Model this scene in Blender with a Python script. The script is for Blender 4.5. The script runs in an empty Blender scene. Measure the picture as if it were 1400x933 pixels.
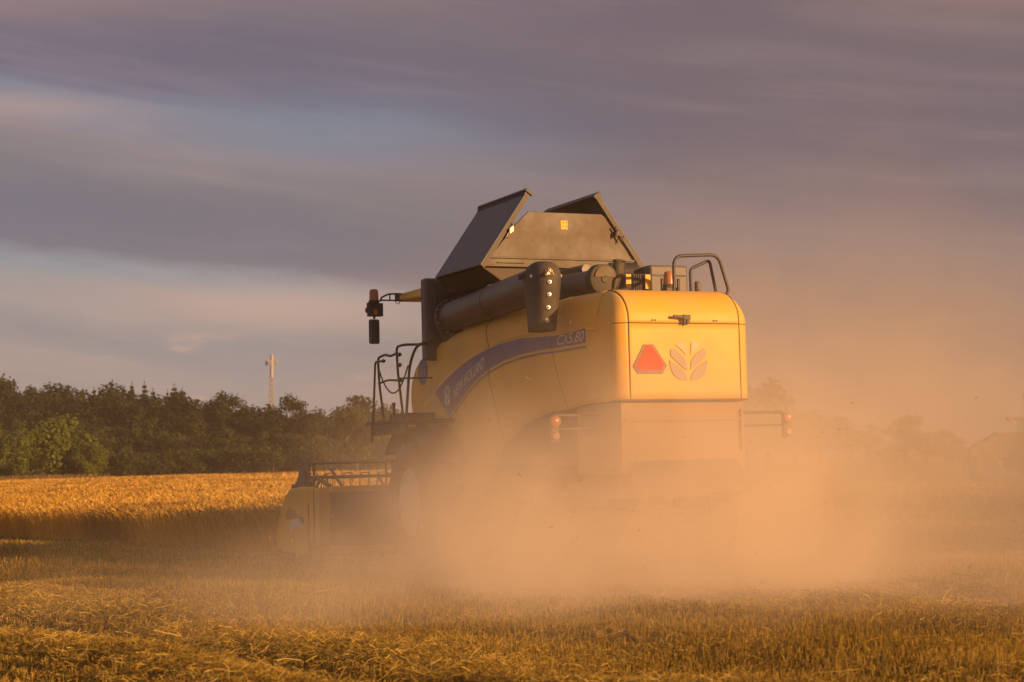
import bpy, bmesh, math, random
import numpy as np
from mathutils import Vector, Matrix
random.seed(7)
rng = np.random.default_rng(11)
R = math.radians
scene = bpy.context.scene

# ------------------------------------------------------------------ camera
FPX = 2400.0
cam_d = bpy.data.cameras.new('camera'); cam = bpy.data.objects.new('camera', cam_d)
scene.collection.objects.link(cam); scene.camera = cam
cam.location = (0, 0, 1.42); cam.rotation_euler = (R(90) + math.atan(165.5 / FPX), 0, 0)
cam_d.sensor_width = 36; cam_d.lens = 36 * FPX / 1400
cam_d.clip_start = 0.1; cam_d.clip_end = 9000
cam_d.dof.use_dof = True; cam_d.dof.focus_distance = 22.0; cam_d.dof.aperture_fstop = 3.2

# ------------------------------------------------------------------ light
SUN_EL, SUN_DX, SUN_DY = R(12.5), 0.83, -0.56
S = Vector((SUN_DX, SUN_DY, 0)).normalized() * math.cos(SUN_EL) + Vector((0, 0, math.sin(SUN_EL)))
sun_d = bpy.data.lights.new('sun', 'SUN'); sun = bpy.data.objects.new('sun', sun_d)
scene.collection.objects.link(sun)
sun_d.energy = 5.0; sun_d.angle = R(0.8); sun_d.color = (1.0, 0.56, 0.23)
sun.rotation_euler = S.to_track_quat('Z', 'Y').to_euler()
sun.location = S * 100

vs = scene.view_settings
vs.view_transform = 'Standard'; vs.look = 'None'; vs.exposure = 0.42; vs.gamma = 1.0
scene.cycles.use_denoising = True
scene.cycles.max_bounces = 8; scene.cycles.diffuse_bounces = 2; scene.cycles.glossy_bounces = 2
scene.cycles.transmission_bounces = 3; scene.cycles.volume_bounces = 4; scene.cycles.transparent_max_bounces = 6
scene.cycles.volume_step_rate = 1.0; scene.cycles.volume_max_steps = 256
scene.cycles.sample_clamp_indirect = 4.0

# ------------------------------------------------------------------ node helpers
class NT:
    def __init__(s, tree): s.t = tree; s.l = tree.links
    def n(s, kind, **kw):
        nd = s.t.nodes.new(kind)
        for k, v in kw.items(): setattr(nd, k, v)
        return nd
    def put(s, sock, v):
        if hasattr(v, 'is_linked') or isinstance(v, bpy.types.NodeSocket): s.l.new(v, sock)
        else: sock.default_value = v
    def m(s, op, a, b=0.0, c=None, clamp=False):
        nd = s.n('ShaderNodeMath', operation=op, use_clamp=clamp)
        s.put(nd.inputs[0], a); s.put(nd.inputs[1], b)
        if c is not None: s.put(nd.inputs[2], c)
        return nd.outputs[0]
    def vm(s, op, a, b=(0, 0, 0)):
        nd = s.n('ShaderNodeVectorMath', operation=op)
        s.put(nd.inputs[0], a); s.put(nd.inputs[1], b)
        return nd.outputs['Value'] if op == 'DOT_PRODUCT' else nd.outputs[0]
    def mix(s, f, a, b):
        nd = s.n('ShaderNodeMix', data_type='RGBA')
        s.put(nd.inputs[0], f)
        s.put(nd.inputs[6], a if not isinstance(a, tuple) else (*a[:3], 1)); s.put(nd.inputs[7], b if not isinstance(b, tuple) else (*b[:3], 1))
        return nd.outputs[2]
    def noise(s, vec, scale, detail=4, rough=0.55, dist=0.0):
        nd = s.n('ShaderNodeTexNoise'); s.put(nd.inputs['Vector'], vec)
        nd.inputs['Scale'].default_value = scale; nd.inputs['Detail'].default_value = detail
        nd.inputs['Roughness'].default_value = rough; nd.inputs['Distortion'].default_value = dist
        return nd.outputs['Fac']
    def ss(s, x, lo, hi):
        nd = s.n('ShaderNodeMapRange', interpolation_type='SMOOTHSTEP')
        s.put(nd.inputs[0], x); nd.inputs[1].default_value = lo; nd.inputs[2].default_value = hi
        return nd.outputs[0]
    def ramp(s, x, stops):
        nd = s.n('ShaderNodeValToRGB'); s.put(nd.inputs[0], x)
        cr = nd.color_ramp
        while len(cr.elements) < len(stops): cr.elements.new(0.5)
        for e, (p, c) in zip(cr.elements, stops): e.position = p; e.color = (*c, 1)
        return nd.outputs[0]

def lin(r, g, b):
    f = lambda c: (c / 255 / 12.92) if c / 255 <= 0.04045 else ((c / 255 + 0.055) / 1.055) ** 2.4
    return (f(r), f(g), f(b))

# ------------------------------------------------------------------ sky
world = bpy.data.worlds.new('World'); scene.world = world; world.use_nodes = True
wt = NT(world.node_tree); world.node_tree.nodes.clear()
out = wt.n('ShaderNodeOutputWorld'); bg = wt.n('ShaderNodeBackground'); wt.l.new(bg.outputs[0], out.inputs[0])
sky = wt.n('ShaderNodeTexSky', sky_type='NISHITA', sun_disc=False)
sky.sun_elevation = SUN_EL; sky.sun_rotation = math.atan2(SUN_DX, SUN_DY)
tc = wt.n('ShaderNodeTexCoord'); sep = wt.n('ShaderNodeSeparateXYZ'); wt.l.new(tc.outputs['Generated'], sep.inputs[0])
X, Y, Z = sep.outputs
az = wt.m('ARCTAN2', X, Y); el = wt.m('ARCSINE', Z)
def comb(a, b, c=0.0):
    nd = wt.n('ShaderNodeCombineXYZ'); wt.put(nd.inputs[0], a); wt.put(nd.inputs[1], b); wt.put(nd.inputs[2], c); return nd.outputs[0]
w1 = wt.m('ADD', el, wt.m('MULTIPLY', az, 0.10))                       # bands sink gently to the right
warp = wt.noise(comb(wt.m('MULTIPLY', az, 5.0), wt.m('MULTIPLY', w1, 16.0)), 1.0, 5, 0.55, 0.3)
warp2 = wt.noise(comb(wt.m('MULTIPLY', az, 2.2), wt.m('MULTIPLY', w1, 30.0), 3.3), 1.0, 6, 0.6, 0.5)
wv = wt.m('ADD', w1, wt.m('MULTIPLY', wt.m('SUBTRACT', warp, 0.5), 0.050))
wv = wt.m('ADD', wv, wt.m('MULTIPLY', wt.m('SUBTRACT', warp2, 0.5), 0.045))
K = 1 / 0.32
cl = wt.ramp(wt.m('MULTIPLY', wv, K), [
    (0.00, lin(168, 150, 148)), (0.10, lin(162, 147, 147)), (0.17, lin(140, 138, 147)), (0.205, lin(162, 150, 150)),
    (0.25, lin(140, 146, 156)), (0.285, lin(110, 108, 126)), (0.37, lin(108, 104, 120)),
    (0.43, lin(122, 114, 122)), (0.50, lin(142, 126, 130)), (0.555, lin(128, 130, 146)), (0.60, lin(104, 97, 118)),
    (0.68, lin(106, 97, 114)), (0.78, lin(126, 110, 116)), (0.90, lin(170, 140, 134)), (1.0, lin(130, 122, 140))])
# right half: more even purple-brown deck
rt = wt.ramp(wt.m('MULTIPLY', wv, K), [
    (0.00, lin(128, 102, 94)), (0.20, lin(130, 106, 102)), (0.32, lin(122, 105, 106)), (0.42, lin(126, 112, 118)),
    (0.52, lin(114, 103, 113)), (0.60, lin(102, 92, 107)), (0.72, lin(110, 96, 106)), (0.85, lin(110, 95, 104)), (1.0, lin(140, 116, 116))])
skc = wt.mix(wt.ss(az, -0.14, 0.12), cl, rt)
# small sunlit cumulus wisps low on the left, and a pink glow in the two upper corners
wisp = wt.noise(comb(wt.m('MULTIPLY', az, 12.0), wt.m('MULTIPLY', el, 48.0), 9.1), 1.0, 5, 0.6, 0.2)
low = wt.m('MULTIPLY', wt.ss(wisp, 0.54, 0.72), wt.m('MULTIPLY', wt.ss(el, 0.20, 0.17), wt.m('ADD', wt.ss(el, 0.085, 0.06), wt.m('MULTIPLY', wt.ss(el, 0.178, 0.19), 1.0))), clamp=True)
st_ = wt.noise(comb(wt.m('MULTIPLY', az, 4.0), wt.m('MULTIPLY', wt.m('ADD', el, wt.m('MULTIPLY', az, 0.12)), 42.0), 5.5), 1.0, 6, 0.6, 0.35)
skc = wt.mix(wt.m('MULTIPLY', wt.ss(st_, 0.48, 0.76), 0.20), skc, lin(186, 158, 152))
skc = wt.mix(wt.m('MULTIPLY', wt.ss(st_, 0.50, 0.22), 0.30), skc, lin(96, 94, 116))
skc = wt.mix(wt.m('MULTIPLY', wt.m('MULTIPLY', low, wt.ss(az, 0.0, -0.10)), 0.75), skc, lin(214, 172, 150))
def blob(a0, e0, sa, se):
    a = wt.m('DIVIDE', wt.m('SUBTRACT', az, a0), sa); e = wt.m('DIVIDE', wt.m('SUBTRACT', el, e0), se)
    return wt.m('EXPONENT', wt.m('MULTIPLY', wt.m('ADD', wt.m('MULTIPLY', a, a), wt.m('MULTIPLY', e, e)), -1.0))
skc = wt.mix(wt.m('MULTIPLY', blob(-0.30, 0.272, 0.10, 0.028), 0.6), skc, lin(190, 150, 138))
skc = wt.mix(wt.m('MULTIPLY', blob(-0.27, 0.195, 0.055, 0.008), 0.55), skc, lin(190, 156, 146))
skc = wt.mix(wt.m('MULTIPLY', blob(0.29, 0.28, 0.10, 0.035), 0.6), skc, lin(186, 142, 124))
skc = wt.mix(wt.m('MULTIPLY', blob(-0.10, 0.190, 0.10, 0.020), 0.6), skc, lin(120, 130, 148))
skc = wt.mix(wt.m('MULTIPLY', blob(-0.13, 0.088, 0.09, 0.012), 0.65), skc, lin(206, 170, 156))
sc_ = wt.n('ShaderNodeVectorMath', operation='SCALE'); wt.l.new(sky.outputs[0], sc_.inputs[0]); sc_.inputs[3].default_value = 0.10
fin = wt.mix(0.88, sc_.outputs[0], skc)
wt.l.new(fin, bg.inputs[0]); bg.inputs[1].default_value = 0.72

# ------------------------------------------------------------------ materials
MATS = {}
def mat(name, col, rough=0.6, metal=0.0, dust=0.0, dcol=(0.42, 0.29, 0.16), vary=0.12, vscale=4.0, spec=0.5, bump=0.0, bscale=30, coat=0.0):
    if name in MATS: return MATS[name]
    m = bpy.data.materials.new(name); m.use_nodes = True; t = NT(m.node_tree)
    b = m.node_tree.nodes['Principled BSDF']
    tcn = t.n('ShaderNodeTexCoord').outputs['Object']
    n1 = t.noise(tcn, vscale, 5, 0.6)
    base = t.mix(t.m('MULTIPLY', n1, 1.0), tuple(c * (1 - vary) for c in col), tuple(min(1, c * (1 + vary)) for c in col))
    if dust:
        n2 = t.noise(tcn, 1.3, 6, 0.65); n3 = t.noise(tcn, 14, 4, 0.7)
        f = t.m('MULTIPLY', t.m('ADD', t.ss(n2, 0.35, 0.7), t.m('MULTIPLY', n3, 0.6)), dust, clamp=True)
        base = t.mix(f, base, dcol)
        t.put(b.inputs['Roughness'], t.m('ADD', rough, t.m('MULTIPLY', f, 0.35), clamp=True))
    else: b.inputs['Roughness'].default_value = rough
    t.l.new(base, b.inputs['Base Color'])
    b.inputs['Metallic'].default_value = metal
    b.inputs['Specular IOR Level'].default_value = spec
    b.inputs['Coat Weight'].default_value = coat
    if bump:
        bp = t.n('ShaderNodeBump'); bp.inputs['Strength'].default_value = bump; bp.inputs['Distance'].default_value = 0.02
        t.l.new(t.noise(tcn, bscale, 4, 0.6), bp.inputs['Height']); t.l.new(bp.outputs[0], b.inputs['Normal'])
    MATS[name] = m; return m

YEL = mat('yellow_paint', (0.86, 0.45, 0.020), 0.46, dust=0.40, dcol=(0.60, 0.42, 0.18), vary=0.05, spec=0.4)
GREYP = mat('dusty_grey_sheet', (0.10, 0.088, 0.09), 0.5, dust=0.12, vary=0.15)
TANKM = mat('dusty_tank_sheet', (0.045, 0.026, 0.012), 0.42, dust=0.42, dcol=(0.14, 0.075, 0.025), vary=0.25, vscale=2)
DARK = mat('dark_metal', (0.035, 0.030, 0.027), 0.5, dust=0.28, dcol=(0.20, 0.13, 0.08), vary=0.3)
BLACK = mat('black_rubber', (0.028, 0.025, 0.023), 0.6, dust=0.35, dcol=(0.2, 0.14, 0.09), vary=0.2)
TUBEM = mat('auger_tube_paint', (0.10, 0.078, 0.062), 0.42, dust=0.25, dcol=(0.22, 0.15, 0.10), vary=0.15)
RAIL = mat('handrail_paint', (0.035, 0.03, 0.028), 0.45, dust=0.15, dcol=(0.2, 0.14, 0.1))
BLUE = mat('blue_decal', (0.055, 0.058, 0.20), 0.45, dust=0.42, dcol=(0.30, 0.21, 0.20), vary=0.05)
WHITE = mat('white_lettering', (0.72, 0.68, 0.62), 0.5, dust=0.2)
SILVER = mat('emblem_blue_grey', (0.36, 0.26, 0.18), 0.5, dust=0.2)
SILVERL = mat('emblem_pale_grey', (0.60, 0.44, 0.28), 0.5, dust=0.2)
ORANGE = mat('fluorescent_orange', (0.95, 0.055, 0.004), 0.6, vary=0.03, spec=0.2)
REDB = mat('dark_red_reflective', (0.13, 0.012, 0.008), 0.45, vary=0.05)
STICK = mat('warning_yellow', (0.90, 0.42, 0.0), 0.5, vary=0.03)
BOLT = mat('bright_bolt', (0.75, 0.70, 0.6), 0.3, metal=0.7, vary=0.05)
RIM = mat('wheel_rim_paint', (0.78, 0.72, 0.62), 0.45, dust=0.25, dcol=(0.5, 0.38, 0.25))
SEAM = mat('panel_gap_black', (0.08, 0.045, 0.018), 0.9)
AMBER = mat('amber_lens', (0.42, 0.10, 0.010), 0.2, vary=0.05, dust=0.3)
REDL = mat('red_lens', (0.30, 0.02, 0.015), 0.25, vary=0.05, dust=0.3)
MIRR = mat('mirror_glass', (0.30, 0.30, 0.26), 0.12, metal=0.9, vary=0.1)
GLASS = mat('tinted_cab_glass', (0.03, 0.035, 0.035), 0.08, vary=0.1, spec=0.8)
CHROME = mat('warm_steel', (0.45, 0.33, 0.22), 0.35, metal=0.8, dust=0.3)
CLEARL = mat('work_lamp_glass', (0.6, 0.58, 0.5), 0.15, coat=0.6)

# ------------------------------------------------------------------ mesh helpers
class MB:
    def __init__(s): s.v = []; s.f = []
    def add(s, vs_, fs_):
        o = len(s.v); s.v += [tuple(p) for p in vs_]; s.f += [tuple(i + o for i in f) for f in fs_]; return s
    def box(s, x0, x1, y0, y1, z0, z1):
        return s.hexa([(x0, y0, z0), (x1, y0, z0), (x1, y1, z0), (x0, y1, z0), (x0, y0, z1), (x1, y0, z1), (x1, y1, z1), (x0, y1, z1)])
    def hexa(s, p): return s.add(p, [(3, 2, 1, 0), (4, 5, 6, 7), (0, 1, 5, 4), (1, 2, 6, 5), (2, 3, 7, 6), (3, 0, 4, 7)])
    def obox(s, c, ax, ay, az_):
        c, ax, ay, az_ = map(Vector, (c, ax, ay, az_))
        p = [c + ax * i + ay * j + az_ * k for k in (-1, 1) for i, j in ((-1, -1), (1, -1), (1, 1), (-1, 1))]
        return s.hexa(p)
    def prism(s, pts, axis, a, b):
        def put(p, w):
            q = list(p); q.insert(axis, w); return tuple(q)
        n = len(pts); v = [put(p, a) for p in pts] + [put(p, b) for p in pts]
        return s.add(v, [tuple(range(n))[::-1], tuple(range(n, 2 * n))] + [(i, (i + 1) % n, (i + 1) % n + n, i + n) for i in range(n)])
    def tube(s, path, r, seg=10, caps=True):
        P = [Vector(p) for p in path]; rr = r if isinstance(r, (list, tuple)) else [r] * len(P)
        up = None; rings = []
        for i, p in enumerate(P):
            t = (P[min(i + 1, len(P) - 1)] - P[max(i - 1, 0)]).normalized()
            if up is None:
                up = Vector((0, 0, 1)) if abs(t.z) < 0.9 else Vector((1, 0, 0))
            a = t.cross(up).normalized(); up = a.cross(t).normalized()
            rings.append([p + (a * math.cos(2 * math.pi * k / seg) + up * math.sin(2 * math.pi * k / seg)) * rr[i] for k in range(seg)])
        v = [q for ring in rings for q in ring]; f = []
        for i in range(len(P) - 1):
            for k in range(seg):
                f.append((i * seg + k, i * seg + (k + 1) % seg, (i + 1) * seg + (k + 1) % seg, (i + 1) * seg + k))
        if caps: f += [tuple(range(seg))[::-1], tuple(range((len(P) - 1) * seg, len(P) * seg))]
        return s.add(v, f)
    def lathe(s, c, axis, prof, seg=32):
        c = Vector(c); axis = Vector(axis).normalized()
        u = axis.orthogonal().normalized(); w = axis.cross(u)
        v = [c + axis * h + (u * math.cos(2 * math.pi * k / seg) + w * math.sin(2 * math.pi * k / seg)) * r for h, r in prof for k in range(seg)]
        f = []
        for i in range(len(prof) - 1):
            for k in range(seg): f.append((i * seg + k, i * seg + (k + 1) % seg, (i + 1) * seg + (k + 1) % seg, (i + 1) * seg + k))
        f += [tuple(range(seg))[::-1], tuple(range((len(prof) - 1) * seg, len(prof) * seg))]
        return s.add(v, f)
    def grid(s, fn, us, vs_):
        v = [fn(a, b) for a in us for b in vs_]; n = len(vs_)
        return s.add(v, [(i * n + j, (i + 1) * n + j, (i + 1) * n + j + 1, i * n + j + 1) for i in range(len(us) - 1) for j in range(n - 1)])
    def build(s, name, m=None, parent=None, smooth=None, bevel=0.0, solid=0.0, merge=0.0):
        me = bpy.data.meshes.new(name); me.from_pydata([tuple(p) for p in s.v], [], s.f)
        bm = bmesh.new(); bm.from_mesh(me)
        if merge: bmesh.ops.remove_doubles(bm, verts=bm.verts, dist=merge)
        bmesh.ops.recalc_face_normals(bm, faces=bm.faces); bm.to_mesh(me); bm.free()
        if m: me.materials.append(m)
        if smooth:
            me.polygons.foreach_set('use_smooth', [True] * len(me.polygons))
            me.set_sharp_from_angle(angle=R(smooth))
        o = bpy.data.objects.new(name, me); scene.collection.objects.link(o)
        if parent: o.parent = parent
        if solid:
            md = o.modifiers.new('solid', 'SOLIDIFY'); md.thickness = solid; md.offset = -1
        if bevel:
            md = o.modifiers.new('bevel', 'BEVEL'); md.width = bevel; md.segments = 2; md.limit_method = 'ANGLE'
        return o
def rpath(pts, r=0.06, n=4):
    P = [Vector(p) for p in pts]; out_ = [P[0]]
    for i in range(1, len(P) - 1):
        a = (P[i - 1] - P[i]); b = (P[i + 1] - P[i]); q = min(r, a.length * .45, b.length * .45)
        p0 = P[i] + a.normalized() * q; p1 = P[i] + b.normalized() * q
        for k in range(n + 1):
            t = k / n; out_.append(p0 * (1 - t) ** 2 + P[i] * 2 * t * (1 - t) + p1 * t * t)
    return out_ + [P[-1]]
def tag(o, label=None, cat=None, group=None, kind=None):
    if label: o['label'] = label
    if cat: o['category'] = cat
    if group: o['group'] = group
    if kind: o['kind'] = kind
    return o
def empty(name, loc, label, cat, group=None):
    o = bpy.data.objects.new(name, None); scene.collection.objects.link(o); o.location = loc
    o.empty_display_size = 0.2
    return tag(o, label, cat, group)
def copy_tree(o, parent=None):
    c = o.copy(); scene.collection.objects.link(c); c.parent = parent
    for ch in list(o.children): copy_tree(ch, c)
    return c

# ------------------------------------------------------------------ terrain
TILT = 0.024
HDG = R(23.8)
_ph = rng.uniform(0, 6.28, 40); _fx = rng.normal(0, 1, 40); _fy = rng.normal(0, 1, 40)
def bumps(x, y):
    x = np.asarray(x, float); y = np.asarray(y, float); h = np.zeros(np.broadcast(x, y).shape)
    for i in range(40):
        k = 0.5 + 6.0 * (i / 40.0) ** 2
        h = h + np.sin(k * (_fx[i] * x + _fy[i] * y) + _ph[i]) * 0.009 / (0.6 + k * 0.5)
    return h
ROW = np.array([-0.60, 0.80])                     # direction of the rows and old wheel tracks
def windrow(x, y):
    q = x * ROW[1] - y * ROW[0]                   # offset across the rows
    wob = 0.18 * np.sin(0.7 * y + 0.5 * x) + 0.10 * np.sin(1.9 * y)
    def g(c, s): return np.exp(-((q + wob - c) / s) ** 2)
    fade = 1.0 / (1 + np.exp((y - 24) / 2.5))
    h = 0.16 * g(5.05, 0.55) - 0.11 * g(6.05, 0.30) + 0.05 * g(6.95, 0.5) + 0.015 * g(9.0, 0.5) - 0.03 * g(8.2, 0.3)
    return h * fade
def hill(x, y):
    # low wooded rise far left
    x = np.asarray(x, float); y = np.asarray(y, float)
    rise = np.clip((y - 262) / 90, 0, 1); rise = rise * rise * (3 - 2 * rise)
    side = 1 / (1 + np.exp((x + 22) / 22))
    return 7.5 * rise * side
def gz(x, y, fine=True):
    x = np.asarray(x, float); y = np.asarray(y, float)
    b = TILT * np.clip(x, -400, 400) + hill(x, y)
    near = 1 / (1 + np.exp((y - 32) / 3))
    if fine: b = b + bumps(x, y) * near + windrow(x, y)
    return b

def straw_soil():
    m = bpy.data.materials.new('straw_and_soil'); m.use_nodes = True; t = NT(m.node_tree)
    b = m.node_tree.nodes['Principled BSDF']; b.inputs['Roughness'].default_value = 0.95; b.inputs['Specular IOR Level'].default_value = 0.1
    tcn = t.n('ShaderNodeTexCoord').outputs['Object']
    mp = t.n('ShaderNodeMapping'); t.l.new(tcn, mp.inputs[0]); mp.inputs['Rotation'].default_value = (0, 0, -R(36.9)); 
    n1 = t.noise(mp.outputs[0], 22, 6, 0.75); n2 = t.noise(tcn, 1.1, 5, 0.6); n3 = t.noise(tcn, 0.06, 4, 0.6)
    c = t.ramp(n1, [(0.30, (0.05, 0.032, 0.010)), (0.50, (0.20, 0.125, 0.032)), (0.72, (0.46, 0.30, 0.08))])
    c = t.mix(t.m('MULTIPLY', t.ss(n2, 0.4, 0.7), 0.35), c, (0.10, 0.075, 0.02))
    c = t.mix(t.m('MULTIPLY', t.ss(n3, 0.35, 0.65), 0.4), c, (0.26, 0.155, 0.05))
    t.l.new(c, b.inputs['Base Color'])
    bp = t.n('ShaderNodeBump'); bp.inputs['Strength'].default_value = 0.9; bp.inputs['Distance'].default_value = 0.05
    t.l.new(n1, bp.inputs['Height']); t.l.new(bp.outputs[0], b.inputs['Normal'])
    return m
SOIL = straw_soil()
def axis_pts(lo, near_lo, near_hi, hi, step, g=1.16):
    a = list(np.arange(near_lo, near_hi, step)); s_ = step; p = a[-1]
    while p < hi: s_ *= g; p += s_; a.append(p)
    s_ = step; p = a[0]
    while p > lo: s_ *= g; p -= s_; a.insert(0, p)
    return np.array(a)
xs = axis_pts(-4000, -12, 12, 4000, 0.12, 1.11); ys = axis_pts(-600, 9, 34, 6500, 0.12, 1.07)
GX, GY = np.meshgrid(xs, ys, indexing='ij'); GZ = gz(GX, GY)
me = bpy.data.meshes.new('field_ground'); nx, ny = GX.shape
co = np.stack([GX, GY, GZ], -1).reshape(-1, 3).astype(np.float32)
me.vertices.add(len(co)); me.vertices.foreach_set('co', co.ravel())
ii = (np.arange(nx - 1)[:, None] * ny + np.arange(ny - 1)[None, :]).ravel()
fc = np.stack([ii, ii + ny, ii + ny + 1, ii + 1], -1).astype(np.int32)
def fill_quads(me, fc):
    n, k = fc.shape
    me.loops.add(n * k); me.loops.foreach_set('vertex_index', fc.ravel())
    me.polygons.add(n); me.polygons.foreach_set('loop_start', np.arange(0, n * k, k, dtype=np.int32))
    me.update(calc_edges=True)
fill_quads(me, fc); me.materials.append(SOIL)
me.polygons.foreach_set('use_smooth', np.ones(len(me.polygons), bool))
ground = bpy.data.objects.new('field_ground', me); scene.collection.objects.link(ground); ground['kind'] = 'structure'

# ------------------------------------------------------------------ straw-like stuff
def straw_mat(name, stops, trans=0.15):
    m = bpy.data.materials.new(name); m.use_nodes = True; t = NT(m.node_tree)
    b = m.node_tree.nodes['Principled BSDF']; b.inputs['Roughness'].default_value = 0.55; b.inputs['Specular IOR Level'].default_value = 0.35
    g = t.n('ShaderNodeNewGeometry').outputs['Random Per Island']
    n = t.noise(t.n('ShaderNodeTexCoord').outputs['Object'], 0.8, 4, 0.6)
    f = t.m('ADD', t.m('MULTIPLY', g, 0.7), t.m('MULTIPLY', t.m('SUBTRACT', n, 0.35), 0.9), clamp=True)
    c = t.ramp(f, stops); t.l.new(c, b.inputs['Base Color'])
    tr = t.n('ShaderNodeBsdfTranslucent'); t.l.new(c, tr.inputs[0])
    mx = t.n('ShaderNodeMixShader'); mx.inputs[0].default_value = trans
    o = [q for q in m.node_tree.nodes if q.type == 'OUTPUT_MATERIAL'][0]
    t.l.new(b.outputs[0], mx.inputs[1]); t.l.new(tr.outputs[0], mx.inputs[2]); t.l.new(mx.outputs[0], o.inputs[0])
    return m
STRAW = straw_mat('cut_straw', [(0.0, (0.11, 0.062, 0.010)), (0.35, (0.33, 0.22, 0.034)), (0.7, (0.64, 0.43, 0.08)), (1.0, (0.90, 0.64, 0.18))], 0.28)
WHEAT = straw_mat('ripe_wheat', [(0.0, (0.50, 0.27, 0.045)), (0.5, (0.82, 0.48, 0.08)), (1.0, (0.95, 0.66, 0.15))], 0.2)
def quad_strip_obj(name, segs, widths, side, m, label=None):
    """segs: (n,k,3) centre points; widths (n,k); side (n,3) unit vectors -> ribbons"""
    n, k, _ = segs.shape
    a = segs - side[:, None, :] * widths[..., None] * 0.5; b = segs + side[:, None, :] * widths[..., None] * 0.5
    v = np.stack([a, b], 2).reshape(n, k * 2, 3)
    base = (np.arange(n) * (2 * k))[:, None]
    q = np.concatenate([base + np.array([[2 * i, 2 * i + 1, 2 * i + 3, 2 * i + 2]]) for i in range(k - 1)], 0) if k > 2 else base + np.array([[0, 1, 3, 2]])
    return v.reshape(-1, 3), q
def stuff(name, parts, m, label, cat):
    vo = 0; V = []; Q = []
    for v, q in parts: V.append(v); Q.append(q + vo); vo += len(v)
    V = np.concatenate(V).astype(np.float32); Q = np.concatenate(Q).astype(np.int32)
    me = bpy.data.meshes.new(name); me.vertices.add(len(V)); me.vertices.foreach_set('co', V.ravel())
    fill_quads(me, Q); me.materials.append(m)
    o = bpy.data.objects.new(name, me); scene.collection.objects.link(o)
    return tag(o, label, cat, kind='stuff')
def unit(a): return a / np.linalg.norm(a, axis=-1, keepdims=True)
def scatter(n, y0, y1, half=0.34, extra=1.5, power=1.0):
    """even scatter over a wedge of ground"""
    y = np.sqrt(rng.uniform(y0 ** 2, y1 ** 2, n)); w = y * half + extra
    return rng.uniform(-1, 1, n) * w, y
HD = np.array([-math.sin(HDG), math.cos(HDG)])
# crop edge: everything right of this line and ahead of the header still stands
E0 = np.array([-2.98, 27.2]); ED = np.array([-0.555, 0.832])
ROOT = np.array([(945 - 700) / FPX * 21.0, 21.0]); RT = np.array([math.cos(HDG), math.sin(HDG)])
def in_crop(x, y):
    dx, dy = x - E0[0], y - E0[1]
    s_ = dx * ED[1] - dy * ED[0]; al = dx * ED[0] + dy * ED[1]
    s_ = s_ + 0.10 * np.sin(al * 2.1) + 0.06 * np.sin(al * 5.3)
    ly = (x - ROOT[0]) * HD[0] + (y - ROOT[1]) * HD[1]; lx = (x - ROOT[0]) * RT[0] + (y - ROOT[1]) * RT[1]
    return (s_ > 0) & (ly > 9.5) & (lx < 2.5 + 0.5 * (ly - 9.5))

def stubble(n, y0, y1, wmul, rows=True, extra=1.5, ang=0.34):
    x, y = scatter(n, y0, y1, ang, extra)
    if rows:
        q = x * ROW[1] - y * ROW[0]; al = x * ROW[0] + y * ROW[1]
        q = np.round(q / 0.16) * 0.16 + rng.normal(0, 0.016, n)
        x = q * ROW[1] + al * ROW[0]; y = -q * ROW[0] + al * ROW[1]
    # patchy: straw thins out along wheel tracks
    keep = ~in_crop(x, y); keep &= (np.sin(x * 1.3 + 0.7 * y) + np.sin(0.9 * x - 1.7 * y) + rng.normal(0, 1, n)) > -1.6
    x, y = x[keep], y[keep]; n = len(x)
    h = rng.uniform(0.05, 0.125, n) * (1 + 0.3 * np.sin(x * 0.8 + y * 0.5)); z = gz(x, y)
    lean = rng.normal(0, 0.22, (n, 2)); top = np.stack([x + lean[:, 0] * h, y + lean[:, 1] * h, z + h], -1)
    bot = np.stack([x, y, z - 0.02], -1)
    segs = np.stack([bot, top], 1); w = rng.uniform(0.0035, 0.0065, n)[:, None] * wmul * np.ones((1, 2))
    res = []
    a0 = rng.uniform(0, math.pi, n)
    for k in range(2):
        a = a0 + k * math.pi / 2
        res.append(quad_strip_obj('', segs, w, np.stack([np.cos(a), np.sin(a), 0 * a], -1), None))
    return res
parts = stubble(80000, 9.5, 15, 0.85) + stubble(90000, 15, 22, 1.2) + stubble(110000, 22, 36, 1.7, extra=1.0) + stubble(50000, 36, 80, 5.0, rows=False)
stuff('stubble', parts, STRAW, 'short golden stubble left standing in rows across the cut field', 'stubble')

def loose(n, y0, y1, wmul, lift=0.035, L=(0.03, 0.15)):
    x, y = scatter(n, y0, y1); keep = ~in_crop(x, y)
    wr = windrow(x, y); keep &= rng.uniform(0, 1, n) < (0.40 + np.clip(wr * 7, -0.3, 0.6) + 0.25 * np.sin(0.9 * x + 2 * np.sin(0.6 * y)))
    x, y = x[keep], y[keep]; n = len(x)
    l = rng.uniform(*L, n); a = rng.uniform(0, 2 * math.pi, n); pitch = rng.normal(0.0, 0.28, n)
    d = np.stack([np.cos(a) * np.cos(pitch), np.sin(a) * np.cos(pitch), np.sin(pitch)], -1)
    c = np.stack([x, y, gz(x, y) + lift * rng.uniform(0.1, 1.6, n) + 0.02 + np.abs(np.sin(pitch)) * l * 0.4], -1)
    bend = rng.normal(0, 0.12, (n, 3)) * l[:, None]
    p0 = c - d * l[:, None] / 2; p2 = c + d * l[:, None] / 2; p1 = c + bend; p1[:, 2] = np.maximum(p1[:, 2], c[:, 2])
    segs = np.stack([p0, p1, p2], 1); w = (rng.uniform(0.003, 0.0075, n) * wmul)[:, None] * np.ones((1, 3))
    side = unit(np.cross(d, rng.normal(0, 1, (n, 3)) + np.array([0, 0, 1.2])))
    return [quad_strip_obj('', segs, w, side, None)]
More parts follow.
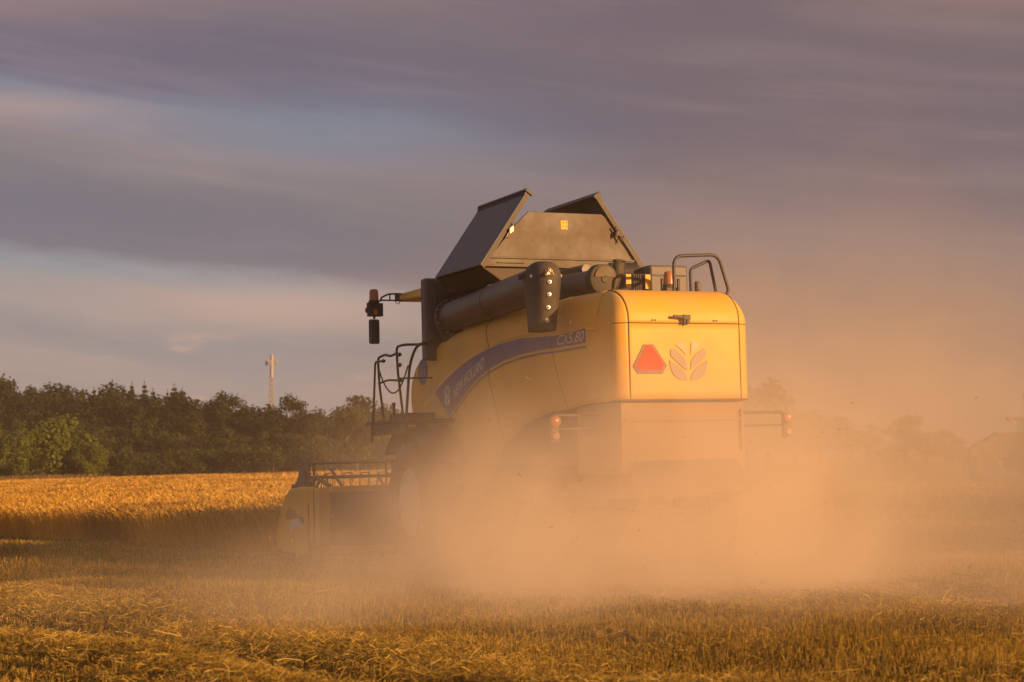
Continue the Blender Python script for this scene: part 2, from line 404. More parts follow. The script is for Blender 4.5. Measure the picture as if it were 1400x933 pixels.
parts = loose(190000, 9.5, 15, 0.7) + loose(130000, 15, 22, 1.0) + loose(90000, 22, 36, 1.7) + loose(700, 9.8, 20, 1.0, 0.10, (0.15, 0.34))
stuff('loose_straw', parts, STRAW, 'loose chopped straw lying in low swaths over the stubble', 'straw')

def wheat(n, y0, y1, wmul, ang0, ang1, band=None):
    y = np.sqrt(rng.uniform(y0 ** 2, y1 ** 2, n)); x = y * rng.uniform(ang0, ang1, n)
    keep = in_crop(x, y)
    if band:
        s_ = (x - E0[0]) * ED[1] - (y - E0[1]) * ED[0]; keep &= (s_ < band)
    x, y = x[keep], y[keep]; n = len(x); z = gz(x, y, False)
    hh = 0.70 + 0.05 * np.sin(0.35 * x + 0.23 * y) + 0.04 * np.sin(1.7 * x + 0.9 * y) + rng.normal(0, 0.045, n)
    # tramlines and thin, lodged bands running across the view
    for c, wd, dp in ((44, 1.3, 0.46), (72, 2.5, 0.16), (98, 6, 0.48), (150, 8, 0.3)):
        lim = y + 0.22 * x
        hh -= dp * np.exp(-((lim - c + 1.2 * np.sin(x * 0.3)) / wd) ** 2) * rng.uniform(0.5, 1, n)
    hh = np.maximum(hh, 0.25)
    lean = rng.normal(0, 0.19, (n, 2)) + np.array([0.02, -0.03]) + 0.05 * np.stack([np.sin(1.3 * x + 0.8 * y), np.sin(0.7 * x - 1.9 * y)], -1)
    b0 = np.stack([x, y, z - 0.02], -1); t1 = np.stack([x + lean[:, 0] * hh, y + lean[:, 1] * hh, z + hh - 0.09], -1)
    hd = rng.normal(0, 0.035, (n, 2)) + lean * 0.25
    t2 = t1 + np.stack([hd[:, 0], hd[:, 1], 0.07 + 0.02 * rng.uniform(size=n)], -1)
    t3 = t2 + np.stack([hd[:, 0] * 0.8, hd[:, 1] * 0.8, 0.02 + 0 * x], -1)
    w = rng.uniform(0.8, 1.2, n)[:, None] * np.array([[0.006, 0.009, 0.020, 0.006]]) * wmul
    segs = np.stack([b0, t1, t2, t3], 1); a0 = rng.uniform(0, math.pi, n); res = []
    return [quad_strip_obj('', segs, w, np.stack([np.cos(a0), np.sin(a0) * 0.6, 0 * a0], -1), None)]
_wt = NT(WHEAT.node_tree)      # long brown strips and patches: shaded bands of the crop put into its colour
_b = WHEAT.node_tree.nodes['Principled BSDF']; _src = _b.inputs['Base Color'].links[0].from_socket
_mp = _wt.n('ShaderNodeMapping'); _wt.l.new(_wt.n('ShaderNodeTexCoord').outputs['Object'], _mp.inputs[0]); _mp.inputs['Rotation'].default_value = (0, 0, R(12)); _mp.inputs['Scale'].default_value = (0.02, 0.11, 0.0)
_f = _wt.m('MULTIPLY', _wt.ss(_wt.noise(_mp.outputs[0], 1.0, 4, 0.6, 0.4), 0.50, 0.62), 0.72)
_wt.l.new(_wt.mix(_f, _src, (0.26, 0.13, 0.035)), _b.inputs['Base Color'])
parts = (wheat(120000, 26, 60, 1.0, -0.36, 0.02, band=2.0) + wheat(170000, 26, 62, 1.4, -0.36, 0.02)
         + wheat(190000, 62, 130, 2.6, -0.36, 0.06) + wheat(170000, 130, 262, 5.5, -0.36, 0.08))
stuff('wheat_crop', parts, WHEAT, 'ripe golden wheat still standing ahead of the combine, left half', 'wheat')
def tallgrass():
    n = 1500; x = rng.uniform(-78, -46, n); y = 205 + rng.normal(0, 2.2, n) + (x + 60) * 0.1
    keep = rng.uniform(size=n) < np.clip((-x - 46) / 8, 0.05, 1); x, y = x[keep], y[keep]; n = len(x)
    h = rng.uniform(0.7, 1.35, n); z = gz(x, y, False)
    segs = np.stack([np.stack([x, y, z], -1), np.stack([x + rng.normal(0, .1, n), y, z + h * .7], -1), np.stack([x + rng.normal(0, .2, n), y, z + h], -1)], 1)
    return [quad_strip_obj('', segs, np.ones((n, 1)) * np.array([[.12, .16, .04]]), np.tile([1., 0, 0], (n, 1)), None)]
WEED = straw_mat('dry_weeds', [(0.0, (0.10, 0.075, 0.02)), (1.0, (0.34, 0.20, 0.07))])
stuff('tall_weeds', tallgrass(), WEED, 'line of tall dry weeds along the far left field edge', 'weeds')

# ------------------------------------------------------------------ trees
def leaf_mat(name, a, b_, c):
    m = bpy.data.materials.new(name); m.use_nodes = True; t = NT(m.node_tree)
    b = m.node_tree.nodes['Principled BSDF']; b.inputs['Roughness'].default_value = 0.7; b.inputs['Specular IOR Level'].default_value = 0.2
    g = t.n('ShaderNodeNewGeometry').outputs['Random Per Island']
    n = t.noise(t.n('ShaderNodeTexCoord').outputs['Object'], 0.45, 3, 0.6)
    f = t.m('ADD', t.m('MULTIPLY', g, 0.45), t.m('MULTIPLY', t.m('SUBTRACT', n, 0.25), 1.1), clamp=True)
    col = t.ramp(f, [(0, a), (0.5, b_), (1, c)]); t.l.new(col, b.inputs['Base Color'])
    tr = t.n('ShaderNodeBsdfTranslucent'); t.l.new(col, tr.inputs[0]); mx = t.n('ShaderNodeMixShader'); mx.inputs[0].default_value = 0.2
    o = [q for q in m.node_tree.nodes if q.type == 'OUTPUT_MATERIAL'][0]
    t.l.new(b.outputs[0], mx.inputs[1]); t.l.new(tr.outputs[0], mx.inputs[2]); t.l.new(mx.outputs[0], o.inputs[0])
    return m
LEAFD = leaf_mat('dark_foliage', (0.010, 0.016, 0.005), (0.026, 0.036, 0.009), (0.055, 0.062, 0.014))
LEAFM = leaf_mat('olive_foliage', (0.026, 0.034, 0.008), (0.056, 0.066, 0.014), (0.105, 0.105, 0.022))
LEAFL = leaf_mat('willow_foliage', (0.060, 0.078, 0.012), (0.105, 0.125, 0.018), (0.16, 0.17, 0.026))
CONIF = leaf_mat('conifer_foliage', (0.016, 0.020, 0.010), (0.028, 0.032, 0.012), (0.05, 0.05, 0.018))
BARK = mat('bark', (0.075, 0.052, 0.035), 0.9, vary=0.3, bump=0.5, bscale=6)

def leaves(centers, radii, n_per, size, r_, flat=0.75):
    V = []; 
    for (c, rad) in zip(centers, radii):
        n = int(n_per * rad[0] * rad[2] / 1.5) + 20
        d = unit(r_.normal(0, 1, (n, 3))); rr = r_.uniform(0.02, 1.0, n) ** 0.45 * r_.uniform(.92, 1.12, n)
        p = np.array(c) + d * np.array(rad) * rr[:, None]
        nrm = unit(d + r_.normal(0, 0.36, (n, 3))); u = unit(np.cross(nrm, r_.normal(0, 1, (n, 3)))); w = np.cross(nrm, u)
        s_ = size * min(1.0, rad[0] / 0.6 + 0.15) * r_.uniform(0.6, 1.4, n)[:, None]
        V.append(np.stack([p - u * s_, p + w * s_ * flat, p + u * s_, p - w * s_ * flat], 1))
    V = np.concatenate(V); n = len(V)
    return V.reshape(-1, 3), np.arange(n * 4).reshape(n, 4)
def mesh_from(name, V, Q, m):
    me = bpy.data.meshes.new(name); V = V.astype(np.float32); me.vertices.add(len(V)); me.vertices.foreach_set('co', V.ravel())
    fill_quads(me, Q.astype(np.int32)); me.materials.append(m); return me
def make_tree(kind, seed, m, h):
    """kind round / tall / willow / conifer / bush; built h metres tall at the origin"""
    r_ = np.random.default_rng(seed); rs = random.Random(seed)
    tr = MB(); cs = []; rd = []
    if kind == 'conifer':
        tr.tube([(0, 0, 0), (0, 0, h * .5), (0, 0, h * .97)], [0.018 * h, 0.012 * h, 0.003 * h], 6)
        for k in range(14):
            t = k / 13; z = h * (0.18 + 0.78 * t); rr = h * 0.19 * (1 - t) ** 0.9 + 0.03
            for j in range(5):
                a = rs.uniform(0, 6.28); cs.append((math.cos(a) * rr * .6, math.sin(a) * rr * .6, z)); rd.append((rr * .6, rr * .6, h * .045 * (1.1 - .7 * t)))
        V, Q = leaves(cs, rd, 40, 0.26, r_)
    else:
        ch = {'round': .42, 'tall': .36, 'willow': .46, 'bush': .5}[kind]; cw = {'round': .36, 'tall': .24, 'willow': .52, 'bush': .6}[kind]
        cz = h * (1 - ch); tr.tube([(0, 0, 0), (rs.uniform(-.1, .1), 0, h * .25), (rs.uniform(-.2, .2), rs.uniform(-.2, .2), h * .6), (0, 0, h * .85)], [0.03 * h, 0.022 * h, 0.013 * h, 0.004 * h], 7)
        nb = {'round': 17, 'tall': 15, 'willow': 24, 'bush': 10}[kind]
        for k in range(nb):
            d = Vector((rs.gauss(0, 1), rs.gauss(0, 1), rs.gauss(0, 1))).normalized() * rs.uniform(.35, .82)
            c = (d.x * h * cw, d.y * h * cw, cz + d.z * h * ch * (1 if d.z > 0 else .9)); rr = h * cw * rs.uniform(.32, .52)
            cs.append(c); rd.append((rr, rr, rr * rs.uniform(.7, 1.05)))
            if kind != 'bush' and k < 7: tr.tube([(0, 0, h * rs.uniform(.25, .5)), (c[0] * .5, c[1] * .5, c[2] * .75), c], [0.010 * h, 0.006 * h, 0.002 * h], 5)
        V, Q = leaves(cs, rd, 150 if kind == 'willow' else 80, .19 if kind == 'willow' else .16 if kind == 'bush' else .25, r_)
        if kind == 'willow': V[:, 2] = np.maximum(V[:, 2], 0.1)
    t = tr.build('trunk', BARK); c = bpy.data.objects.new('crown', mesh_from('crown', V, Q, m)); scene.collection.objects.link(c)
    return t, c
PROTO = {}
def proto(kind, seed, mname, h):
    k = (kind, seed, mname)
    if k not in PROTO:
        t, c = make_tree(kind, seed, {'D': LEAFD, 'M': LEAFM, 'L': LEAFL, 'C': CONIF}[mname], h)
        PROTO[k] = [t, c, h, False]
    return PROTO[k]
NAMES = {'round': 'broadleaf_tree', 'tall': 'broadleaf_tree', 'willow': 'willow_tree', 'conifer': 'conifer_tree', 'bush': 'shrub'}
def tree(px, Y_, kind, seed, mname, h, label, group=None, base=None, wide=1.0):
    """plant a tree on bearing px (photograph pixels from the centre) at distance Y_"""
    H0 = {'round': 12, 'tall': 12, 'willow': 9, 'conifer': 11, 'bush': 5}[kind]
    P = proto(kind, seed, mname, H0)
    x = (px - 700) / FPX * Y_; z = float(gz(x, Y_, False))
    root = empty(NAMES[kind], (x, Y_, z - 0.1), label, 'shrub' if kind == 'bush' else 'tree', group)
    s_ = h / H0; root.scale = (s_ * wide, s_ * wide, s_); root.rotation_euler = (0, 0, random.uniform(0, 6.28))
    for o in P[:2]:
        if not P[3]: q = o
        else: q = o.copy(); scene.collection.objects.link(q)
        q.parent = root
    P[3] = True
    return root
def toph(py, Y_, px):           # height above local ground of a crown whose top shows at photo row py
    x = (px - 700) / FPX * Y_
    return (632 - py) / FPX * Y_ + 1.42 - float(gz(x, Y_, False))
wood = 'trees of the wood behind the wheat field'
# skyline of the wood: photograph columns and rows of the crown tops
sky_pts = [(-60, 515), (0, 515), (15, 511), (45, 520), (62, 531), (85, 529), (110, 524), (130, 531), (155, 521), (176, 527), (195, 522), (215, 532), (245, 528), (262, 538), (285, 545), (300, 531), (318, 541),
           (335, 551), (350, 547), (372, 549), (392, 545), (415, 548), (440, 547), (462, 551), (487, 536), (520, 553), (545, 556)]
def skyl(px): return float(np.interp(px, [p[0] for p in sky_pts], [p[1] for p in sky_pts]))
for i, (px, py) in enumerate(sky_pts):
    Y_ = 320 - 0.06 * max(0, px) + random.uniform(-8, 8)
    py += 6 if 120 <= px <= 250 else random.uniform(-7, 5)
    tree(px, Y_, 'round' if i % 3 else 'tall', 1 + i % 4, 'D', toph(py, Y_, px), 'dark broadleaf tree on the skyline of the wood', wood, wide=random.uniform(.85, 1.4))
for px in (128, 141, 153, 169, 180, 197, 209, 229, 238, 249):
    Y_ = 318 + random.uniform(-5, 5)
    tree(px, Y_, 'conifer', 21 + px % 3, 'C', toph(skyl(px) - random.uniform(0, 8), Y_, px), 'pointed conifer in the row on the highest ridge of the wood', wood, wide=random.uniform(1.1, 1.6))
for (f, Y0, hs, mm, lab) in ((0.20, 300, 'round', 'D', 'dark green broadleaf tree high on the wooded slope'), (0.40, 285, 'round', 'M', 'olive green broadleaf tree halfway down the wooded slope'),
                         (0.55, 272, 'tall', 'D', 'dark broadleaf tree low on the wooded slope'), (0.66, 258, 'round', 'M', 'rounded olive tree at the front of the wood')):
    px = -70
    while px < 560:
        Y_ = Y0 + random.uniform(-5, 5); top = skyl(px); base = 646 - 0.012 * px
        py = top + (base - top) * (f + random.uniform(-.05, .07))
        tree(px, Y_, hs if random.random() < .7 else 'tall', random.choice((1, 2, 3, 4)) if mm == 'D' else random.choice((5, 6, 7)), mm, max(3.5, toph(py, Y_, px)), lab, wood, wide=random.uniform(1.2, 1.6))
        px += random.uniform(26, 38)
px = -60
while px < 560:
    if not (-20 < px < 150):
        tree(px, 246 + random.uniform(-4, 4), 'bush', 31 + int(px) % 3, 'M', random.uniform(3.2, 5.6), 'low olive shrub along the foot of the wood', 'shrubs along the foot of the wood', wide=1.2)
    px += random.uniform(13, 21)
tree(88, 232, 'willow', 41, 'L', toph(568, 232, 88), 'broad bright green rounded willow in front of the wood', wide=1.2)
tree(28, 226, 'willow', 42, 'L', toph(585, 226, 28), 'smaller bright green willow left of the broad rounded one', wide=.95)
tree(-6, 230, 'willow', 43, 'L', toph(590, 230, -6), 'bright green tree cut by the left edge of the picture', wide=.8)
tree(126, 228, 'willow', 44, 'L', toph(602, 228, 126), 'low yellow-green willow at the right foot of the broad one', wide=.9)
tree(488, 200, 'round', 45, 'M', toph(535, 200, 488), 'tall olive tree rising just left of the handrails', wide=.9)
tree(530, 205, 'round', 46, 'M', toph(552, 205, 530), 'hazy olive tree seen through the handrails', wide=.9)
for px, py, k, sd, w_, lab in ((1050, 516, 'tall', 51, 1.1, 'tall dim tree in the dust right beside the yellow hood'), (1085, 548, 'round', 52, 1.2, 'dim round tree in the dust behind the right tail lamp'),
                          (1122, 552, 'round', 53, 1.2, 'dim round tree with a drooping right side, deep in the dust'), (1148, 570, 'round', 54, 1.1, 'low dim tree before the gap in the dusty tree line'),
                          (1188, 577, 'tall', 55, 1.3, 'small narrow tree alone in the dusty gap'), (1238, 562, 'tall', 56, 1.5, 'tall flat-topped tree in the middle of the right dusty line'),
                          (1265, 585, 'round', 57, 1.1, 'low tree against the flank of the flat-topped one'), (1292, 584, 'round', 58, 1.1, 'last round tree of the right line, nearest the far tractor'),
                          (1212, 600, 'bush', 59, 1.4, 'low dim bush at the left foot of the flat-topped tree'), (1312, 606, 'bush', 60, 1.2, 'low dim bush just left of the far tractor nose'),
                          (1020, 545, 'round', 61, 1.2, 'dim tree mostly hidden behind the yellow hood')):
    Y_ = 190
    tree(px, Y_, k, sd, 'D', max(2.5, toph(py, Y_, px)), lab, 'trees in the dust on the right', wide=w_ * 1.3)

# unseen trees added right of the field to shade its far right side
for k, (x_, y_, h_) in enumerate(((36, 6, 9), (37, 11, 9), (41, 15, 10), (46, 19, 10.5), (51, 23, 11), (57, 27, 11.5), (63, 32, 12))):
    tree(700 + x_ / y_ * FPX, y_, 'round', 5 + k % 3, 'M', h_, 'broadleaf tree added beyond the right of the frame to shade the field', 'trees added out of view to shade the right of the field', wide=1.25)
# ------------------------------------------------------------------ radio mast
mx_, my_ = (371 - 700) / FPX * 520, 520.0
mast = empty('radio_mast', (mx_, my_, float(gz(mx_, my_, False))), 'thin lattice radio mast with a pale top above the wood', 'mast')
b = MB()
topz = (632 - 517) / FPX * 520 + 1.42 - mast.location.z
for sx, sy in ((-1, -1), (1, -1), (1, 1), (-1, 1)): b.tube([(sx * .8, sy * .8, 0), (sx * .42, sy * .42, topz)], 0.10, 5)
nn = 14
for k in range(nn):
    z0, z1 = topz * k / nn, topz * (k + 1) / nn; a = .8 - .38 * k / nn; c = .8 - .38 * (k + 1) / nn
    for s1, s2 in (((-1, -1), (1, -1)), ((1, -1), (1, 1)), ((1, 1), (-1, 1)), ((-1, 1), (-1, -1))):
        b.tube([(s1[0] * a, s1[1] * a, z0), (s2[0] * c, s2[1] * c, z1)], 0.06, 4); b.tube([(s2[0] * a, s2[1] * a, z0), (s1[0] * c, s1[1] * c, z1)], 0.06, 4)
b.build('lattice', mat('galvanised_steel', (0.30, 0.27, 0.25), 0.6), mast)
MASTW = mat('mast_white', (0.36, 0.33, 0.30), 0.6)
z2 = (632 - 487) / FPX * 520 + 1.42 - mast.location.z
MB().lathe((0, 0, topz), (0, 0, 1), [(0, .55), (z2 - topz - .3, .5), (z2 - topz + .6, .3)], 12).build('antenna_shroud', MASTW, mast)
for sx, sy in ((1, 0), (-1, 0), (0, -1)):
    ob = MB(); cx, cy = sx * 1.5, sy * 1.5; zc = z2 - 2.0
    ob.box(cx - .35, cx + .35, cy - .3, cy + .3, zc - .8, zc + .8); ob.tube([(0, 0, zc), (cx, cy, zc)], .12, 5)
    ob.build('antenna', MASTW, mast, bevel=.06)
MB().tube([(0, 0, z2), (0, 0, z2 + 1.6)], .08, 5).build('lightning_rod', MASTW, mast)
# ------------------------------------------------------------------ combine harvester (local x right, y forward, z up, origin on the ground under the rear)
T_ = math.atan(TILT)
comb = empty('combine_harvester', (0, 0, 0), 'yellow combine harvester with open grain tank covers, seen from behind in its dust', 'combine harvester')
comb.matrix_world = Matrix.Translation((ROOT[0], ROOT[1], TILT * ROOT[0])) @ Matrix.Rotation(-T_, 4, 'Y') @ Matrix.Rotation(HDG, 4, 'Z')
HW, RX, RY, RZ, ZT, ZB = 0.92, 0.22, 0.50, 0.40, 3.47, 2.11
RYC, RZC = 0.16, 0.32
XF = HW - RX
def ztop(y): return float(np.interp(y, [0, 1.5, 2.6, 3.8, 4.6, 5.2, 5.76, 6.2, 6.47, 6.66, 6.78, 6.84], [3.47, 3.49, 3.475, 3.45, 3.41, 3.34, 3.25, 3.15, 3.07, 2.98, 2.85, 2.75]))
def zbot(y): return float(np.interp(y, [0, .9, 1.26, 1.7, 2.13, 2.6, 3.08, 3.35, 3.59, 3.8, 4.0, 5.0, 5.15, 5.35, 5.74, 6.1, 6.5, 6.84], [2.11, 2.10, 2.06, 2.04, 1.99, 1.9, 1.73, 1.58, 1.35, 1.12, .92, .85, 1.15, 1.5, 1.82, 1.98, 2.08, 2.14]))
_cz = ([.5, 1.6, 2.61, 3.34, 4.11, 4.65, 5.21, 5.81, 6.27, 6.65, 6.84], [3.04, 3.05, 3.09, 3.07, 2.98, 2.87, 2.71, 2.49, 2.29, 2.06, 1.94])
def crease(y): return float(np.interp(y, *_cz))
def sst(t): t = max(0., min(1., t)); return t * t * (3 - 2 * t)
def wallx(y, z):
    a = 0.045 * sst((y - .7) / 1.6)
    bulge = 0.03 * math.sin(math.pi * max(0, min(1, (z - zbot(y)) / max(.3, ztop(y) - zbot(y)))))
    return HW + a * sst((crease(y) - z) / .05) + bulge * sst((y - RY) / 1.5)
def rz_(y): return float(np.interp(y, [RY, 2.0, 4, 6.3, 6.84], [RZC, .26, .22, .16, .10]))
def P_(kind, t, th, sd):
    x = XF + RX * math.sin(th); k = 1 - math.cos(th)
    if kind == 'v': return (sd * x, RYC * k, t)
    if kind == 'a': return (sd * x, RY * (1 - math.cos(t)) + RYC * k * math.cos(t), ZT - RZ + RZ * math.sin(t) - RZC * k * math.sin(t))
    r = rz_(t); xx = XF + (wallx(t, ztop(t) - r) - XF) * math.sin(th)
    return (sd * xx, t, ztop(t) - r * k)
path = [('v', z) for z in list(np.linspace(ZB, 3.03, 10)) + [ZT - RZ]] + [('a', a) for a in np.linspace(0, math.pi / 2, 10)[1:]]
roof = [('r', y) for y in np.linspace(RY, 1.45, 6)[1:]]
THS = R(15)
def rear_grid(sel, name):
    th = list(np.linspace(THS, 0, 4)); pts = [(-1, t) for t in th] + [(1, t) for t in th[::-1]]
    rows = [pp for pp in path + roof if sel(pp)]
    b = MB()
    def fn(p, q):
        if q[1] == 0 and False: return None
        return P_(p[0], p[1], q[1], q[0])
    # insert flat middle columns
    cols = pts[:4] + [('m', k) for k in (-.4, -.15, .15, .4)] + pts[4:]
    def fn2(p, q):
        if q[0] == 'm':
            a = P_(p[0], p[1], 0, 1); return (q[1], a[1], a[2])
        return P_(p[0], p[1], q[1], q[0])
    b.grid(fn2, rows, cols)
    return b.build(name, YEL, comb, smooth=50, solid=.012)
ZSEAM = 3.03
rows_z = lambda pp: pp[0] == 'v'
lower = rear_grid(lambda pp: pp[0] == 'v' and pp[1] <= 3.031, 'tail_door')
upper = rear_grid(lambda pp: not (pp[0] == 'v' and pp[1] < 3.029), 'rear_hood_cover')
ys0 = [RY - (RY - RYC) * math.cos(a) for k, a in path if k == 'a' or abs(a - (ZT - RZ)) < 1e-6 and k == 'v']
ys0 = [RYC] + [RY - (RY - RYC) * math.cos(a) for k, a in path if k == 'a']
def walltop(y):
    if y >= RY: return ztop(y) - rz_(y)
    return ZT - RZ + (RZ - RZC) * math.sqrt(max(0, 1 - ((RY - y) / (RY - RYC)) ** 2))
ys_ = sorted(set([float(round(v, 4)) for v in list(np.linspace(RY, 6.6, 56)) + [6.66, 6.72, 6.78, 6.84]]))
def side_panel(sd):
    b = MB(); ths = list(np.linspace(THS, math.pi / 2, 8))
    b.grid(lambda p, q: P_(p[0], p[1], q, sd), path, ths)
    b.grid(lambda y, q: P_('r', y, q, sd), [y for y in ys_ if y <= 1.45] + [1.5], ths)
    th2 = list(np.linspace(0.0, math.pi / 2, 8))
    b.grid(lambda y, q: P_('r', y, q, sd), [y for y in ys_ if y > 1.45], th2)
    def wall(y, k):
        zt = walltop(y); c = min(crease(y), zt - .03); zb = zbot(y); c2 = max(zb + .01, c - .05)
        if k <= 8: z = zt + (c - zt) * k / 8
        elif k <= 12: z = c + (c2 - c) * (k - 8) / 4
        else: z = c2 + (zb - c2) * (k - 12) / 10
        return (sd * wallx(y, z), y, z)
    b.grid(wall, ys0[:-1] + ys_, list(range(23)))
    # vertical strip joining corner bottom to wall
    return b.build('side_panel', YEL, comb, smooth=40, solid=.012, merge=.0015)
side_panel(-1); side_panel(1)
# lower skirt of the hood under the wall line keeps the solid edge; panel gaps
def gap(pts, r=.0055): MB().tube(pts, r, 5).build('panel_gap', SEAM, comb, smooth=60)
for sd in (-1, 1): gap([Vector(P_(k, t, THS, sd)) for k, t in path + [('r', 1.45)]], .007)
gap([P_('v', ZSEAM, t, -1) for t in np.linspace(R(80), 0, 6)] + [P_('v', ZSEAM, t, 1) for t in np.linspace(0, R(80), 6)])
gap([P_('v', ZB + .005, t, -1) for t in np.linspace(R(80), 0, 6)] + [P_('v', ZB + .005, t, 1) for t in np.linspace(0, R(80), 6)], .010)
def wallline(pts, sd=-1, off=.001): return [(sd * (wallx(y, z) + off), y, z) for y, z in pts]
def dense(pts, n=10):
    o_ = []
    for (a, b_) in zip(pts[:-1], pts[1:]):
        for k in range(n): o_.append((a[0] + (b_[0] - a[0]) * k / n, a[1] + (b_[1] - a[1]) * k / n))
    return o_ + [pts[-1]]
for sd in (-1, 1):
    up_ = [P_('r', 3.90, t, sd) for t in np.linspace(R(20), math.pi / 2, 8)]
    gap([Vector(p) for p in up_] + wallline(dense([(3.86, 3.12), (3.79, 3.0), (3.67, 2.54), (3.40, 2.03), (3.28, 1.70)]), sd))
    gap(wallline(dense([(1.69, 3.0), (1.68, 2.81), (1.53, 2.43), (1.34, 2.10)]), sd))
# wheel-arch lip shading strip and hood hinge bolts
hb = MB()
for x in (-.44, -.40, .40, .44): MB().lathe((x, -.002, ZSEAM + .035), (0, -1, 0), [(0, .011), (.010, .011)], 8).build('hinge_bolt', DARK, comb)
la = MB()
la.obox((0.0, -.035, 3.10), (.05, 0, 0), (0, .035, 0), (0, 0, .030)); la.obox((-.10, -.05, 3.105), (.085, 0, -.006), (0, .012, 0), (.002, 0, .018))
la.obox((.02, -.045, 3.055), (.022, 0, .01), (0, .02, 0), (0, 0, .04)); la.obox((-.03, -.045, 3.05), (.014, 0, .01), (0, .02, 0), (0, 0, .03))
la.build('latch', DARK, comb, bevel=.008)
hp = MB(); hp.tube([(-.955, .50, 3.0), (-.99, .60, 3.0), (-.955, .72, 3.0)], .018, 6); hp.build('side_handle', YEL, comb)
# slow-moving triangle
tri = [(-.567, 2.775), (-.437, 2.775), (-.262, 2.525), (-.325, 2.425), (-.655, 2.425), (-.715, 2.515)]
tro = MB().prism(tri, 1, -.012, -.004).build('warning_triangle', REDB, comb)
MB().prism([(-.535, 2.765), (-.468, 2.765), (-.295, 2.535), (-.335, 2.468), (-.645, 2.468), (-.680, 2.530)], 1, -.017, -.0125).build('reflective_centre', ORANGE, tro)
# leaf emblem
L3 = [[(430, 415), (500, 462), (565, 520), (598, 575), (612, 630), (560, 628), (515, 615), (470, 575), (445, 520), (432, 460)],
      [(445, 300), (470, 290), (520, 325), (570, 375), (600, 430), (612, 522), (575, 500), (520, 450), (470, 400), (443, 372), (438, 330)],
      [(495, 253), (520, 238), (550, 228), (592, 225), (598, 285), (600, 355), (575, 325), (535, 285)]]
em = MB(); em2 = MB()
for k, pl in enumerate(L3):
    for sgn in (1, -1):
        pts = [((sgn * (627 - x)) * -.00131 + .035, 2.57 + (430 - y) * .00112) for x, y in pl]
        (em2 if k == 2 else em).prism(pts, 1, -.010, -.003)
emo = em.build('leaf_emblem', SILVER, comb); em2.build('upper_leaves', SILVERL, emo)

# blue side decal, its stripe, and lettering
def strip(top, bot, n, off, sd=-1):
    b = MB()
    def fn(i, j):
        t = i / n; a = cat(top, t); c = cat(bot, t)
        y = a[0] + (c[0] - a[0]) * j / 4; z = a[1] + (c[1] - a[1]) * j / 4
        return (sd * (wallx(y, z) + off), y, z)
    def cat(P, t):
        q = t * (len(P) - 1); i = min(int(q), len(P) - 2); f = q - i
        return (P[i][0] + (P[i + 1][0] - P[i][0]) * f, P[i][1] + (P[i + 1][1] - P[i][1]) * f)
    return b.grid(fn, range(n + 1), range(5))
ty = [5.72, 5.3, 5.0, 4.65, 4.2, 3.72, 3.2, 2.61, 2.1, 1.6, 1.2, .82]
dtop = [(y, crease(y) - .055) for y in ty[:-2]] + [(1.2, 3.0), (.82, 3.03)]
dbot = [(5.20, 2.10), (5.08, 2.14), (4.75, 2.30), (4.42, 2.46), (4.05, 2.60), (3.65, 2.70), (3.15, 2.78), (2.6, 2.825), (2.1, 2.84), (1.6, 2.84), (1.2, 2.845), (.80, 2.85)]
for sd in (-1, 1):
    d_ = strip(dtop, dbot, 44, .004, sd).build('side_decal', BLUE, comb, smooth=60)
    sb = [(y, z - .035) for y, z in dbot]; sb2 = [(y, z - .062) for y, z in dbot]
    strip(sb, sb2, 44, .004, sd).build('decal_stripe', BLUE, d_, smooth=60)
def text_mesh(body, shear=0.0, bold=0.0, res=3):
    cu = bpy.data.curves.new('lettering', 'FONT'); cu.body = body; cu.size = 1; cu.shear = shear; cu.offset = bold; cu.resolution_u = res; cu.extrude = 0.0
    o = bpy.data.objects.new('lettering', cu); scene.collection.objects.link(o)
    dg = bpy.context.evaluated_depsgraph_get(); me = bpy.data.meshes.new_from_object(o.evaluated_get(dg))
    bpy.data.objects.remove(o); bpy.data.curves.remove(cu)
    bm = bmesh.new(); bm.from_mesh(me); bmesh.ops.triangulate(bm, faces=bm.faces)
    v = [tuple(q.co) for q in bm.verts]; bm.verts.index_update(); f = [tuple(w.index for w in q.verts) for q in bm.faces]; bm.free()
    return v, f
def curved_text(name, body, base, height, m, parent, sd=-1, shear=.2, bold=.012, off=.008):
    v, f = text_mesh(body, shear, bold)
    x0 = min(p[0] for p in v); x1 = max(p[0] for p in v); y1 = max(p[1] for p in v)
    if sd > 0: base = base[::-1]
    ys2 = np.linspace(0, 1, len(base)); by = [p[0] for p in base]; bz = [p[1] for p in base]; nv = []
    for p in v:
        t = (p[0] - x0) / (x1 - x0); y = float(np.interp(t, ys2, by)); z = float(np.interp(t, ys2, bz)); h = p[1] / y1 * height
        nv.append((sd * (wallx(y, z + h) + off), y, z + h))
    return MB().add(nv, f).build(name, m, parent)
nh = [(4.98, 2.33), (4.7, 2.455), (4.4, 2.57), (4.1, 2.66), (3.84, 2.725)]
curved_text('maker_name', 'NEW HOLLAND', nh, .155, WHITE, comb, -1, .05)
curved_text('maker_name', 'NEW HOLLAND', nh, .155, WHITE, comb, 1, .05)
md = [(1.52, 2.87), (1.2, 2.872), (.84, 2.88)]
curved_text('model_number', 'CX5.80', md, .125, WHITE, comb, -1, .35, .004)
curved_text('model_number', 'CX5.80', md, .125, WHITE, comb, 1, .35, .004)
